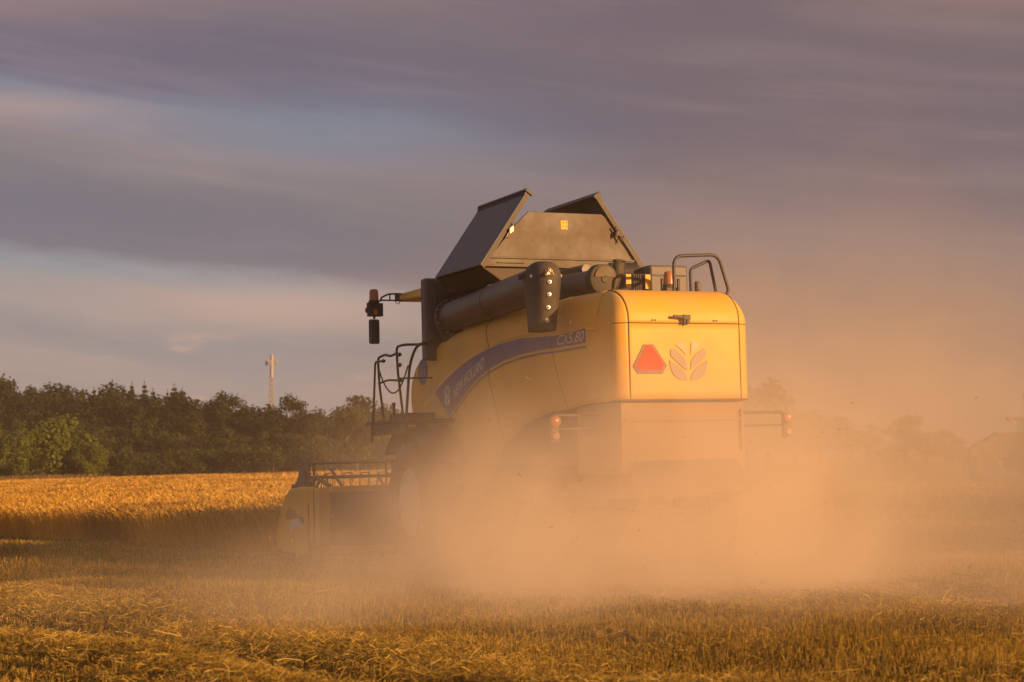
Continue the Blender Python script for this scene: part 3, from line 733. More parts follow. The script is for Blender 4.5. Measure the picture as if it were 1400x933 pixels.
# round badge and small leaf mark ahead of the lettering
for sd in (-1, 1):
    bd = MB(); bd.prism([(6.33 + .20 * math.cos(a), 2.80 + .20 * math.sin(a)) for a in np.linspace(0, 2 * math.pi, 28, endpoint=False)], 0, sd * (wallx(6.33, 2.8) - .005), sd * (wallx(6.33, 2.8) + .006))
    bo = bd.build('round_badge', BLUE, comb)
    q = MB(); xx = sd * (wallx(6.33, 2.8) + .012)
    for k, (w_, h_) in enumerate(((.018, .09), (.018, .12), (.018, .07), (.018, .11))):
        y = 6.43 - k * .065; q.prism([(y - w_, 2.8 - h_ / 2), (y + w_, 2.8 - h_ / 2), (y + w_, 2.8 + h_ / 2), (y - w_, 2.8 + h_ / 2)], 0, xx - sd * .004, xx)
    q.build('badge_marks', SILVER, bo)
    q = MB()
    for k, pl in enumerate(L3):
        for sgn in (1, -1):
            pts = [(5.22 + sgn * (627 - x) * .00055, 2.40 + (430 - y) * .0007) for x, y in pl]
            q.prism(pts, 0, sd * (wallx(5.2, 2.4) + .004), sd * (wallx(5.2, 2.4) + .010))
    q.build('small_leaf_mark', WHITE, comb)

# ---- chassis, inner body, straw hood
b = MB(); b.box(-.78, .78, .55, 6.4, 1.35, 2.95); b.box(-.70, .70, 3.3, 6.2, .75, 1.4)
b.box(-.62, .62, 1.46, 6.0, 2.9, 3.38)
b.build('threshing_body', DARK, comb, bevel=.03)
b = MB(); b.box(-.84, .84, .10, 1.3, 1.25, 2.095)
b.box(-.80, .80, .075, .0975, 1.86, 1.90); b.box(.78, .81, .06, .0975, 1.5, 2.0); b.box(-.862, -.842, .16, 1.2, 1.3, 2.0); b.build('straw_hood', mat('hood_lower_sheet', (0.34, 0.19, 0.05), .6, dust=.5, dcol=(.36, .24, .14)), comb, bevel=.03)
b = MB(); b.prism([(.10, 1.40), (-.22, 1.05), (-.20, 1.0), (.12, 1.1)], 0, -.72, .72)
for x in (-.6, -.3, 0, .3, .6): b.prism([(.05, 1.08), (-.21, 1.04), (-.21, .96), (.05, .90)], 0, x - .01, x + .01)
b.build('straw_spreader', DARK, comb, bevel=.008)
b = MB(); b.box(-.80, .80, .3, 1.15, .95, 1.3); b.build('straw_chopper', DARK, comb, bevel=.03)
# deck under engine, behind the tank
b = MB(); b.box(-.60, .60, 1.50, 3.35, 3.38, 3.46); b.build('engine_deck', DARK, comb)
b = MB(); b.box(.12, .95, 1.55, 2.5, 3.40, 3.80); b.box(.42, .98, 1.6, 2.4, 3.76, 3.93)
b.build('engine_housing', GREYP, comb, bevel=.03)
b = MB()
for k in range(9): b.box(.14 + k * .032, .155 + k * .032, 1.535, 1.556, 3.5, 3.79)
for k in range(5): b.box(.55 + k * .06, .58 + k * .06, 1.535, 1.556, 3.50, 3.75)
b.build('cooling_grille', BLACK, comb)
b = MB(); b.lathe((-.02, 1.95, 3.86), (1, 0, 0), [(0, .10), (.03, .125), (.42, .125), (.45, .10)], 20)
for k in range(12): b.lathe((.12 + k * .022, 1.95, 3.86), (1, 0, 0), [(0, .131), (.010, .131)], 20)
b.tube([(.0, 1.9, 3.8), (.0, 1.9, 3.6)], .06, 10)
b.build('air_filter', BLACK, comb, smooth=40)
for x in (.045, .325):
    MB().box(x - .036, x + .036, 1.49, 1.508, 3.60, 3.785).build('warning_sticker', STICK, comb)
# large duct running forward beside the auger, with capped end, and exhaust bend
b = MB(); b.tube([(-.37, 1.50, 3.68), (-.42, 3.3, 3.72)], .165, 22); b.tube([(-.2, 2.2, 3.92), (-.25, 3.3, 3.92)], .07, 12); b.build('air_duct', TUBEM, comb, smooth=40)
b = MB(); b.lathe((-.36, 1.36, 3.70), (0, 1, 0), [(0, .15), (.02, .195), (.16, .205), (.20, .18)], 28)
b.lathe((-.36, 1.345, 3.70), (0, 1, 0), [(0, .05), (.02, .06)], 10)
do = b.build('duct_cap', BLACK, comb, smooth=35)
MB().prism([(-.36 + .145 * math.cos(a), 3.72 + .145 * math.sin(a)) for a in np.linspace(.05, math.pi - .05, 14)], 1, 1.345, 1.36).build('cap_plate', TANKM, do)
b = MB(); b.tube([(-.16, 1.62, 3.45), (-.155, 1.5, 3.68), (-.15, 1.42, 3.80), (-.13, 1.40, 3.93)], [.065, .068, .072, .075], 16, caps=False)
b.tube([(-.13, 1.40, 3.93), (-.128, 1.40, 3.95)], [.085, .085], 16, caps=False)
b.tube([(-.30, 1.4, 3.5), (-.02, 1.4, 3.56)], .05, 10)
b.build('exhaust_pipe', BLACK, comb, smooth=40, solid=.004)
# rear handrails, beacon, small cap
def rail(name, pts, r=.020, rr=.09): return MB().tube(rpath(pts, rr, 5), r, 8).build(name, RAIL, comb, smooth=60)
rail('rear_handrail', [(.215, .62, 3.45), (.225, .62, 3.92), (.86, .62, 3.955), (1.0, .62, 3.50), (.93, .62, 3.40)], .021, .12)
rail('inner_handrail', [(.53, .75, 3.45), (.53, .75, 3.78), (.81, .75, 3.90), (.90, .75, 3.45)], .020, .05)
b = MB(); b.lathe((.60, .7, 3.47), (0, 0, 1), [(0, .03), (.02, .042), (.13, .042), (.15, .03)], 12); b.build('filler_cap', GREYP, comb, smooth=40)
def beacon(p, s, parent=None, up=(0, 0, 1)):
    p = Vector(p); o = MB().lathe(p, up, [(0, .075 * s), (.035 * s, .08 * s), (.04 * s, .07 * s)], 18).build('beacon', BLACK, parent or comb, smooth=40)
    MB().lathe(p + Vector(up) * .041 * s, up, [(0, .066 * s), (.12 * s, .062 * s), (.150 * s, .05 * s), (.158 * s, .02 * s)], 18).build('amber_dome', AMBER, o, smooth=50)
    return o
MB().box(.28, .44, .92, 1.08, 3.46, 3.565).build('beacon_bracket', DARK, comb, bevel=.01)
beacon((.36, 1.0, 3.566), 1.05)

# ---- grain tank
TY0, TY1 = 3.30, 4.92
b = MB(); b.hexa([(-.62, TY0 + .1, 3.4), (.62, TY0 + .1, 3.4), (.62, TY1 + .2, 3.4), (-.62, TY1 + .2, 3.4), (-.66, TY0 + .1, 3.72), (.66, TY0 + .1, 3.72), (.66, TY1 + .2, 3.72), (-.66, TY1 + .2, 3.72)])
b.hexa([(-.70, TY0 + .06, 3.722), (.70, TY0 + .06, 3.722), (.70, TY1 + .1, 3.722), (-.70, TY1 + .1, 3.722), (-1.22, TY0 + .02, 4.05), (1.22, TY0 + .02, 4.05), (1.22, TY1 + .05, 4.05), (-1.22, TY1 + .05, 4.05)])
b.build('grain_tank', TANKM, comb, bevel=.015)
wall = [(-1.22, 4.055), (1.22, 4.055), (1.12, 4.20), (.84, 4.66), (.60, 4.83), (-.52, 4.83), (-.72, 4.64)]
def tank_wall(y0, y1, nm):
    o = MB().prism(wall, 1, y0, y1).build(nm, TANKM, comb, bevel=.006)
    return o
tr_ = tank_wall(TY0, TY0 + .03, 'tank_rear_wall')
b = MB(); b.box(-1.15, 1.13, TY0 - .022, TY0 - .002, 4.175, 4.20); b.box(-1.20, 1.18, TY0 - .035, TY0 - .002, 4.06, 4.085); b.box(-1.0, -.6, TY0 - .02, TY0 - .002, 4.11, 4.125)
b.build('pressed_rib', TANKM, tr_, bevel=.004)
MB().box(-.035, .070, TY0 - .006, TY0 - .001, 4.60, 4.72).build('warning_sticker', STICK, tr_)
q = MB()
for i in (0, 1):
    for j in (0, 1): q.tube([(-.012 + i * .05, TY0 - .0065, 4.632 + j * .052), (.004 + i * .05, TY0 - .0065, 4.655 + j * .052), (.016 + i * .05, TY0 - .0065, 4.632 + j * .052)], .0035, 4)
q.build('sticker_marks', SEAM, tr_)
tank_wall(TY1 - .03, TY1, 'tank_front_wall')
def cover(sd):
    p0 = Vector((sd * 1.25, 0, 4.07)); p1 = Vector((sd * .53, 0, 5.10)); d = (p1 - p0).normalized(); nrm = Vector((sd * d.z, 0, -sd * d.x)) * 1
    nrm = Vector((sd * abs(d.z), 0, abs(d.x)))
    b = MB(); y0, y1 = TY0 - .04, TY1 + .02
    def pp(a, y, o): return p0 + d * a + nrm * o + Vector((0, y, 0))
    L = (p1 - p0).length
    b.hexa([pp(0, y0, 0), pp(L, y0, 0), pp(L, y1, 0), pp(0, y1, 0), pp(0, y0, .018), pp(L, y0, .018), pp(L, y1, .018), pp(0, y1, .018)])
    c = b.build('tank_cover', GREYP, comb, bevel=.004)
    b = MB()
    for (ya, yb) in ((y0, y0 + .018), (y1 - .018, y1)):
        b.hexa([pp(0, ya, -.055), pp(L, ya, -.055), pp(L, yb, -.055), pp(0, yb, -.055), pp(0, ya, -.001), pp(L, ya, -.001), pp(L, yb, -.001), pp(0, yb, -.001)])
    b.hexa([pp(L - .02, y0 - .02, -.075), pp(L + .02, y0 - .02, -.075), pp(L + .02, y1 + .02, -.075), pp(L - .02, y1 + .02, -.075), pp(L - .02, y0 - .02, .045), pp(L + .02, y0 - .02, .045), pp(L + .02, y1 + .02, .045), pp(L - .02, y1 + .02, .045)])
    b.hexa([pp(L - .06, y0, .019), pp(L - .03, y0, .019), pp(L - .03, y1, .019), pp(L - .06, y1, .019), pp(L - .06, y0, .03), pp(L - .03, y0, .03), pp(L - .03, y1, .03), pp(L - .06, y1, .03)])
    b.build('cover_flange', DARK, c)
    b = MB(); b.obox(pp(L * .52, y0 - .03, -.08), (.028, 0, .02), (0, .02, 0), (.0, 0, .035)); b.obox(pp(L * .44, y0 - .03, -.07), (.02, 0, .03), (0, .015, 0), (.012, 0, .02))
    b.tube([pp(L * .6, y0 - .03, -.06), pp(L * .42, y0 - .03, -.09)], .012, 6)
    b.build('cover_hinge', CHROME if sd < 0 else DARK, c)
    return c
cover(-1); cover(1)

# ---- unloading auger
A0, A1 = Vector((-.88, 5.25, 3.55)), Vector((-1.19, 1.45, 3.66))
dA = (A1 - A0).normalized()
b = MB(); b.tube([A0 + dA * t for t in np.linspace(0, (A1 - A0).length, 12)], .215, 28)
au = b.build('unloading_auger', TUBEM, comb, smooth=40)
b = MB()
for t in (.02, 1.9): b.lathe(A0 + dA * t, dA, [(0, .222), (.03, .222)], 28)
b.build('tube_band', TUBEM, au, smooth=30)
el_ = [A0 + Vector((0, .03, 0)), A0 + Vector((.03, .14, -.03)), A0 + Vector((.10, .23, -.14)), A0 + Vector((.18, .27, -.32)), A0 + Vector((.24, .27, -.52)), A0 + Vector((.26, .27, -.8))]
b = MB(); b.tube(el_, [.235, .235, .225, .20, .19, .19], 22)
b.lathe(A0 - dA * .02, dA, [(0, .27), (.045, .27)], 26); eb = b.build('auger_elbow', TUBEM, comb, smooth=50)
b = MB(); u_ = dA.orthogonal().normalized(); w_ = dA.cross(u_)
for k in range(16):
    a = 2 * math.pi * k / 16; b.lathe(A0 + dA * .026 + (u_ * math.cos(a) + w_ * math.sin(a)) * .25, dA, [(0, .013), (.02, .013)], 6)
b.build('flange_bolt', CHROME, eb)
# rubber spout: domed hood tapering to a flat chute
b = MB(); prof = [(3.885, .02, .03), (3.880, .07, .09), (3.860, .12, .16), (3.815, .165, .235), (3.74, .190, .285), (3.65, .195, .30), (3.50, .185, .29), (3.30, .170, .25), (3.12, .160, .215), (3.02, .155, .20)]
yc = lambda z: 1.22 + (3.885 - z) * .05
def spf(i, k):
    z, hx, hy = prof[i]; a = 2 * math.pi * k / 36; n_ = 2.6
    ca, sa = math.cos(a), math.sin(a); e = 2 / n_
    return (-1.30 + hx * math.copysign(abs(ca) ** e, ca), yc(z) + hy * math.copysign(abs(sa) ** e, sa), z)
b.grid(spf, range(len(prof)), range(37))
b.add([spf(0, k) for k in range(36)], [tuple(range(36))])
sp = b.build('discharge_spout', BLACK, comb, smooth=50, merge=.001, solid=.012)
def sppt(a, z):
    f_ = lambda k: float(np.interp(z, [p[0] for p in prof[::-1]], [p[k] for p in prof[::-1]]))
    ca, sa = math.cos(a), math.sin(a); e = 2 / 2.6
    return Vector((-1.30 + f_(1) * math.copysign(abs(ca) ** e, ca), yc(z) + f_(2) * math.copysign(abs(sa) ** e, sa), z))
for z in (3.60, 3.45, 3.295, 3.14):
    p = sppt(R(-97), z)
    wb = MB().lathe(p, (-.15, -1, 0), [(0, .026), (.010, .026), (.012, .012)], 12).build('washer_bolt', BOLT, sp)
    wb2 = MB().lathe(p + Vector((-.0018, -.0125, 0)), (-.15, -1, 0), [(0, .010), (.006, .009)], 8).build('bolt_head', SEAM, sp)
b = MB()
for a in (-165, -40): MB().lathe(sppt(R(a), 3.69), sppt(R(a), 3.69) - Vector((-1.3, yc(3.69), 3.69)), [(0, .022), (.012, .02)], 10).build('side_bolt', BOLT, sp)
p = sppt(R(-97), 3.72); b.tube([p + Vector((-.06, -.02, -.04)), p + Vector((0, -.035, .05)), p + Vector((.05, -.02, -.03))], .012, 6); b.tube([p + Vector((-.06, -.02, -.04)), p + Vector((.05, -.02, -.03))], .012, 6)
b.lathe(p + Vector((0, .01, 0)), (0, -1, 0), [(0, .055), (.015, .05)], 14)
b.build('spout_lamp', CHROME, sp)
b = MB()
for k in range(4): MB().obox((-1.30 - .19 + k * .012, 1.33 + k * .075, 3.72), (.02, 0, 0), (0, .010, 0), (0, 0, .030)).build('clamp_rib', DARK, sp)
# brackets, hose and valve between tank and side panel
b = MB(); b.box(-.86, -.80, 3.85, 3.95, 3.42, 3.52); b.box(-.86, -.80, 3.60, 3.72, 3.42, 3.49); b.tube([(-.84, 3.7, 3.5), (-.84, 3.95, 3.53)], .02, 6)
b.box(-.86, -.78, 4.80, 4.95, 3.30, 3.52); b.tube(rpath([(-.8, 5.0, 3.3), (-.8, 4.6, 3.5), (-.8, 4.1, 3.44)], .1), .025, 6)
b.tube([(-.8, 5.9, 3.2), (-.8, 5.9, 3.42)], .03, 6)
b.build('auger_cradle', CHROME, comb, bevel=.01)
# tall dark housing at the front of the tank
b = MB(); b.box(-1.10, -.40, 5.78, 5.98, 2.95, 4.17); b.box(-.40, .95, 5.70, 5.98, 3.3, 4.14); b.build('ladder_housing', GREYP, comb, bevel=.04)
b = MB(); b.box(-.96, -.60, 5.745, 5.778, 3.3, 4.1); b.box(-.75, -.66, 5.15, 5.75, 3.95, 4.04); b.build('housing_cover', DARK, comb, bevel=.01)

# ---- cab
cab = MB(); cab.hexa([(-.62, 6.0, 2.1), (.62, 6.0, 2.1), (.55, 7.15, 2.1), (-.55, 7.15, 2.1), (-.62, 6.0, 3.90), (.62, 6.0, 3.90), (.50, 7.0, 3.90), (-.50, 7.0, 3.90)])
cb = cab.build('cab', GLASS, comb, bevel=.03)
b = MB()
for x, y, x2, y2 in ((-.63, 6.02, -.63, 6.02), (.63, 6.02, .63, 6.02), (-.56, 7.13, -.51, 7.0), (.56, 7.13, .51, 7.0)): b.tube([(x, y, 2.1), (x2, y2, 3.92)], .035, 6)
b.build('cab_pillar', DARK, cb)
b = MB(); b.hexa([(-.95, 6.05, 3.93), (.95, 6.05, 3.93), (1.02, 7.25, 3.95), (-1.02, 7.25, 3.95), (-.88, 6.1, 4.10), (.88, 6.1, 4.10), (1.0, 7.2, 4.07), (-1.0, 7.2, 4.07)])
b.build('cab_roof', YEL, comb, bevel=.03)
def mirror(sd):
    y = 7.02
    b = MB(); b.tube(rpath([(sd * 1.0, y, 4.05), (sd * 1.22, y, 4.05), (sd * 1.34, y, 3.99), (sd * 1.36, y, 3.93)], .05), .016, 6)
    b.tube([(sd * 1.0, y, 3.95), (sd * 1.35, y, 3.95)], .014, 6); b.tube([(sd * 1.2, y, 4.05), (sd * 1.2, y, 3.95)], .012, 6)
    b.obox((sd * 1.08, y, 4.0), (.035, 0, 0), (0, .02, 0), (0, 0, .065)); b.tube(rpath([(sd * 1.03, y - .02, 3.95), (sd * 1.07, y - .02, 3.88), (sd * 1.12, y - .02, 3.93)], .03), .007, 5)
    arm = b.build('mirror_arm', DARK, comb, bevel=.004)
    b = MB(); b.box(sd * 1.44 - .11, sd * 1.44 + .11, y - .05, y + .08, 3.70, 3.90); b.tube([(sd * 1.46, y, 3.70), (sd * 1.46, y, 3.66)], .02, 6)
    b.tube([(sd * 1.57, y, 3.8), (sd * 1.57 + .001, y, 3.9), (sd * 1.53, y, 3.91)], .012, 5)
    b.lathe((sd * 1.575, y - .02, 3.79), (sd * 1, 0, 0), [(0, .03), (.02, .045), (.03, .03)], 10)
    wl = b.build('work_lamp', BLACK, arm, bevel=.025)
    MB().box(sd * 1.455 - .03, sd * 1.455 + .03, y - .056, y - .051, 3.72, 3.80).build('amber_marker', mat('amber_reflector', (.5, .22, .04), .4), arm)
    beacon((sd * 1.46, y, 3.90), 1.1, arm)
    b = MB(); b.box(sd * 1.46 - .085, sd * 1.46 + .085, y - .02, y + .05, 3.275, 3.655); ms = b.build('mirror_shell', BLACK, comb, bevel=.03)
    MB().box(sd * 1.46 - .068, sd * 1.46 + .068, y - .026, y - .021, 3.30, 3.63).build('mirror_glass', MIRR, ms, bevel=.002)
mirror(-1); mirror(1)

# ---- platform, steps, handrails on the left
b = MB(); b.box(-1.72, -.95, 4.95, 6.75, 2.02, 2.07); b.box(-1.70, -1.66, 5.1, 6.6, 1.86, 2.02); b.box(-.92, -.6, 5.0, 6.9, 1.95, 2.1)
b.box(-1.62, -1.2, 5.2, 6.0, 2.07, 2.16)
b.build('platform', DARK, comb, bevel=.012)
def lrail(name, pts, r=.019, rr=.09): return MB().tube(rpath(pts, rr, 5), r, 8).build(name, RAIL, comb, smooth=60)
x = -1.68
lrail('handrail', [(x, 6.05, 2.05), (x, 6.22, 2.60), (x, 6.27, 3.01), (x, 5.95, 3.04), (x, 5.72, 3.00), (x, 5.44, 3.03)], .019, .08)
lrail('handrail', [(x - .06, 6.45, 1.75), (x - .06, 6.32, 2.3), (x - .06, 6.22, 2.95), (x - .06, 5.90, 2.94)], .017, .07)
lrail('handrail', [(x, 5.22, 2.05), (x, 5.42, 2.75), (x, 5.46, 3.12), (x, 5.15, 3.13), (x + .30, 4.9, 3.12)], .019, .09)
lrail('handrail', [(x, 5.12, 2.05), (x, 4.93, 2.85), (x, 4.62, 3.10), (x + .3, 4.75, 3.15)], .021, .22)
lrail('handrail', [(x, 5.38, 2.66), (x + .45, 5.2, 2.66)], .013)
lrail('handrail', [(x, 6.24, 2.63), (x, 5.85, 2.66), (x, 5.36, 2.63)], .016, .1)
sag = [(x, 6.22 - 1.22 * t, 2.82 - 1.45 * t * (1 - t)) for t in np.linspace(0, 1, 14)]
MB().tube(sag, .012, 6).build('safety_chain', RAIL, comb, smooth=60)
for (y, z) in ((5.36, 3.0), (5.36, 2.85), (5.34, 2.63)): MB().lathe((x, y, z), (0, -1, 0), [(0, .03), (.04, .03), (.06, .022)], 8).build('rail_clip', RAIL, comb)
MB().lathe((x - .06, 5.86, 2.94), (0, -1, 0), [(0, .03), (.04, .02)], 8).build('rail_clip', RAIL, comb)
b = MB(); b.tube([(x, 5.62, 2.05), (x, 5.62, 2.28)], .022, 6); b.lathe((x, 5.62, 2.28), (0, 0, 1), [(0, .03), (.04, .03)], 8); b.build('gate_latch_post', RAIL, comb)
for sd in (-1, 1):
    MB().grid(lambda i, j: ((sd * (1.0 if j == 0 else 1.62)), 5.43 + 1.06 * math.cos(i), .90 + 1.06 * math.sin(i)), list(np.linspace(R(40), R(150), 14)), [0, 1]).build('front_fender', DARK, comb, smooth=60, solid=.02)

# ---- wheels
def wheel(cx, cy, cz, r, w, rim_r, sd, lugs):
    b = MB(); hw = w / 2
    b.lathe((cx, cy, cz), (1, 0, 0), [(-hw * .55, rim_r), (-hw * .95, rim_r * 1.15), (-hw, (r + rim_r) / 2), (-hw * .85, r * .95), (-hw * .6, r * .975), (hw * .6, r * .975), (hw * .85, r * .95), (hw, (r + rim_r) / 2), (hw * .95, rim_r * 1.15), (hw * .55, rim_r)], 48)
    for k in range(lugs):
        for s_ in (-1, 1):
            a = 2 * math.pi * (k + (.5 if s_ > 0 else 0)) / lugs; p = []
            for dd, xx in ((0, .02), (.24, hw * .96)):
                for da in (-.035, .035):
                    for rr in (r * .955, r * 1.0 if xx < .1 else r * .985):
                        an = a + dd * .9 + da; p.append((cx + s_ * xx, cy + rr * math.cos(an), cz + rr * math.sin(an)))
            b.hexa([p[0], p[2], p[6], p[4], p[1], p[3], p[7], p[5]])
    wo = MB().lathe((cx, cy, cz), (1, 0, 0), [(-hw * .5, rim_r * .3), (hw * .5, rim_r * .3)], 16).build('wheel', DARK, comb, smooth=40)
    b.build('tyre', BLACK, wo, smooth=35)
    o = sd * hw
    q = MB(); q.lathe((cx, cy, cz), (sd, 0, 0), [(hw * .62, rim_r * 1.03), (hw * .72, rim_r * 1.03), (hw * .70, rim_r * .93), (hw * .30, rim_r * .86), (hw * .2, rim_r * .55), (hw * .45, rim_r * .42), (hw * .47, rim_r * .2), (hw * .62, rim_r * .18)], 40)
    rm = q.build('rim', RIM, wo, smooth=35)
    q = MB()
    for k in range(10): a = 2 * math.pi * k / 10; q.lathe((cx + sd * hw * .45, cy + rim_r * .32 * math.cos(a), cz + rim_r * .32 * math.sin(a)), (sd, 0, 0), [(0, .02), (.03, .02)], 6)
    q.build('wheel_nut', DARK, rm)
for sd in (-1, 1):
    wheel(sd * 1.30, 5.43, .88, .88, .60, .48, sd, 22)
    wheel(sd * 1.18, 1.75, .58, .58, .42, .32, sd, 18)
b = MB(); b.tube([(-1.2, 5.43, .88), (1.2, 5.43, .88)], .13, 12); b.box(-.5, .5, 5.2, 5.7, .7, 1.2); b.build('axle', DARK, comb, bevel=.02)
b = MB(); b.box(-1.0, 1.0, 1.64, 1.86, .55, .78); b.box(-.12, .12, 1.6, 1.9, .7, 1.4)
b.build('axle', DARK, comb, bevel=.02)
# ---- tail lamps on arms
for sd in (-1, 1):
    y = .46 if sd < 0 else .15; xx = sd * 1.52
    b = MB(); b.tube(rpath([(sd * .8, y + .15, 1.96), (xx, y + .12, 1.96), (xx, y + .12, 1.70)], .06), .02, 8); b.tube([(sd * .8, y + .15, 1.80), (xx, y + .12, 1.80)], .016, 6)
    b.box(xx - .05, xx + .05, y + .03, y + .10, 1.64, 1.94)
    ar = b.build('tail_lamp_arm', DARK, comb, bevel=.01)
    MB().lathe((xx, y + .03, 1.885), (0, -1, 0), [(0, .066), (.03, .066), (.045, .05), (.05, .02)], 20).build('turn_lamp', AMBER, ar, smooth=40)
    MB().lathe((xx, y + .03, 1.715), (0, -1, 0), [(0, .052), (.02, .052), (.035, .035)], 18).build('brake_lamp', REDL, ar, smooth=40)

# ---- header with reel
HX = 2.13
b = MB(); b.prism([(7.38, .06), (7.30, 1.06), (7.36, 1.10), (7.44, 1.06), (7.52, .22), (8.9, .10), (8.9, .06)], 0, -HX + .02, HX - .02)
hd = b.build('header_trough', DARK, comb)
b = MB(); b.box(-HX, HX, 7.25, 7.40, 1.02, 1.12); b.box(-HX, HX, 7.28, 7.38, .10, .20); b.build('header_beam', YEL, comb, bevel=.02)
b = MB()
for k in range(46): xk = -HX + .1 + k * (2 * HX - .2) / 45; b.prism([(8.9, .05), (9.02, .07), (8.9, .09)], 0, xk - .018, xk + .018)
b.build('knife_guard', CHROME, hd)
b = MB(); b.tube([(-HX + .1, 7.95, .45), (HX - .1, 7.95, .45)], .2, 16)
for s0, s1, sg in ((-HX + .12, -.4, 1), (HX - .12, .4, -1)):
    n_ = 90
    b.grid(lambda i, j: (s0 + (s1 - s0) * i / n_, 7.95 + (.2 + .1 * j) * math.cos(i * .42 * sg), .45 + (.2 + .1 * j) * math.sin(i * .42 * sg)), range(n_ + 1), [0, 1])
b.build('intake_auger', DARK, hd, smooth=60)
b = MB(); b.box(-.62, .62, 6.2, 7.35, .45, 1.15); b.build('feeder_house', DARK, comb, bevel=.04)
# end divider: rounded yellow shell tapering to the nose, box panel behind
def divider(sd):
    xo = sd * (HX + .16); xi = sd * (HX - .02)
    side = [(7.90, .03), (8.4, .02), (9.2, .03), (9.62, .08), (9.74, .22), (9.66, .50), (9.42, .80), (9.12, 1.00), (8.95, 1.08), (8.4, 1.11), (7.92, 1.11)]
    cut = [(7.90, .03), (8.4, .02), (9.3, .03), (9.78, .08), (9.92, .22), (9.80, .52), (9.55, .82), (9.22, 1.00), (8.95, 1.08), (8.4, 1.11), (7.92, 1.11), (7.90, .86), (8.20, .86), (8.20, .60), (7.90, .58)]
    b = MB(); b.prism(side, 0, min(xo, xi), max(xo, xi))
    dv = b.build('divider', YEL, comb, bevel=.05)
    b = MB(); b.box(min(xo, xi) + .005, max(xo, xi) + .01, 7.36, 7.892, .24, 1.09); b.build('end_panel', YEL, comb, bevel=.012)
    b = MB(); b.box(min(xo, xi) + .008, max(xo, xi) + .006, 7.38, 7.89, .02, .238); b.build('lower_skid', mat('skid_paint', (0.30, 0.15, 0.03), .6, dust=.4), comb, bevel=.012)
    b = MB(); b.box(min(xo, xi) - .004 if sd < 0 else max(xo, xi) - .03, min(xo, xi) + .03 if sd < 0 else max(xo, xi) + .012, 7.60, 7.615, .24, 1.08)
    b.box(min(xo, xi) - .004 if sd < 0 else max(xo, xi) - .03, min(xo, xi) + .03 if sd < 0 else max(xo, xi) + .012, 7.885, 7.90, .03, .86)
    b.build('panel_gap', SEAM, dv)
    # shade of the recess painted as a darker ochre plate; blue and pale flash
    e = xo + sd * .004
    MB().prism([(8.35, .55), (8.62, .74), (8.95, .78), (9.15, .66), (9.05, .58), (8.75, .60), (8.5, .48)], 0, min(e, e - sd * .003), max(e, e - sd * .003)).build('recess_shadow_plate', mat('recess_shade_ochre', (0.40, 0.20, 0.02), .5), dv)
    MB().prism([(8.18, .50), (8.40, .62), (8.75, .60), (8.95, .48), (8.85, .38), (8.55, .50), (8.30, .46)], 0, min(e, e + sd * .003), max(e, e + sd * .003)).build('flash_decal', WHITE, dv)
    MB().prism([(8.10, .60), (8.25, .66), (8.38, .63), (8.18, .51)], 0, min(e, e + sd * .003), max(e, e + sd * .003)).build('blue_flash', BLUE, dv)
divider(-1); divider(1)
# reel
RC = Vector((0, 8.60, 1.02)); RR = .46
b = MB(); b.tube([(-HX + .12, RC.y, RC.z), (HX - .12, RC.y, RC.z)], .07, 10)
for xk in (-HX + .16, -.75, .75, HX - .16):
    for k in range(6):
        a = 2 * math.pi * k / 6 + R(90); b.obox((xk, RC.y + .5 * RR * math.cos(a), RC.z + .5 * RR * math.sin(a)), (.012, 0, 0), (0, RR * .5 * math.cos(a), RR * .5 * math.sin(a)), (0, -.02 * math.sin(a), .02 * math.cos(a)))
rl = b.build('reel', DARK, comb)
for k in range(6):
    a = 2 * math.pi * k / 6 + R(90); cy, cz = RC.y + RR * math.cos(a), RC.z + RR * math.sin(a)
    b = MB(); b.tube([(-HX + .10, cy, cz), (HX - .10, cy, cz)], .024, 8)
    for j in range(27):
        xk = -HX + .2 + j * (2 * HX - .4) / 26; b.tube([(xk, cy, cz), (xk, cy + .03, cz - .12), (xk, cy + .01, cz - .24)], .006, 4)
        if j % 2 == 0: b.tube(rpath([(xk, cy, cz), (xk + .01, cy - .02, cz + .06), (xk + .14, cy - .02, cz + .06), (xk + .16, cy, cz)], .03), .007, 4)
    b.build('tine_bar', CHROME if k == 0 else DARK, rl)
for sd in (-1, 1):
    xx = sd * (HX - .02)
    b = MB(); b.prism([(8.30, .98), (8.42, 1.50), (8.78, 1.55), (8.95, 1.25), (9.62, .84), (9.60, .70), (9.45, .74), (8.95, 1.04), (8.75, .95)], 0, xx - .02, xx + .02)
    b.lathe((xx + sd * .02, 8.62, 1.22), (sd, 0, 0), [(0, .17), (.04, .17), (.05, .05)], 18); b.lathe((xx + sd * .02, 9.1, 1.08), (sd, 0, 0), [(0, .07), (.05, .07)], 12)
    b.tube(rpath([(xx, 8.3, 1.5), (xx - sd * .1, 8.55, 1.56), (xx, 8.8, 1.52)], .05), .012, 5)
    b.build('reel_end_shield', mat('reel_shield_grey', (0.11, 0.08, 0.07), .6, dust=.4), comb, bevel=.012)
    b = MB(); b.tube([(xx + .0, 7.35, 1.12), (xx, 8.0, 1.26), (xx, 8.6, 1.04)], .035, 8); b.tube([(xx - sd * .2, 7.35, 1.10), (xx - sd * .2, 7.9, 1.38)], .025, 8)
    b.tube(rpath([(xx, 7.42, 1.1), (xx, 7.5, 1.30), (xx, 7.7, 1.28), (xx, 7.8, 1.1)], .08), .012, 5)
    b.build('reel_arm', DARK, comb)

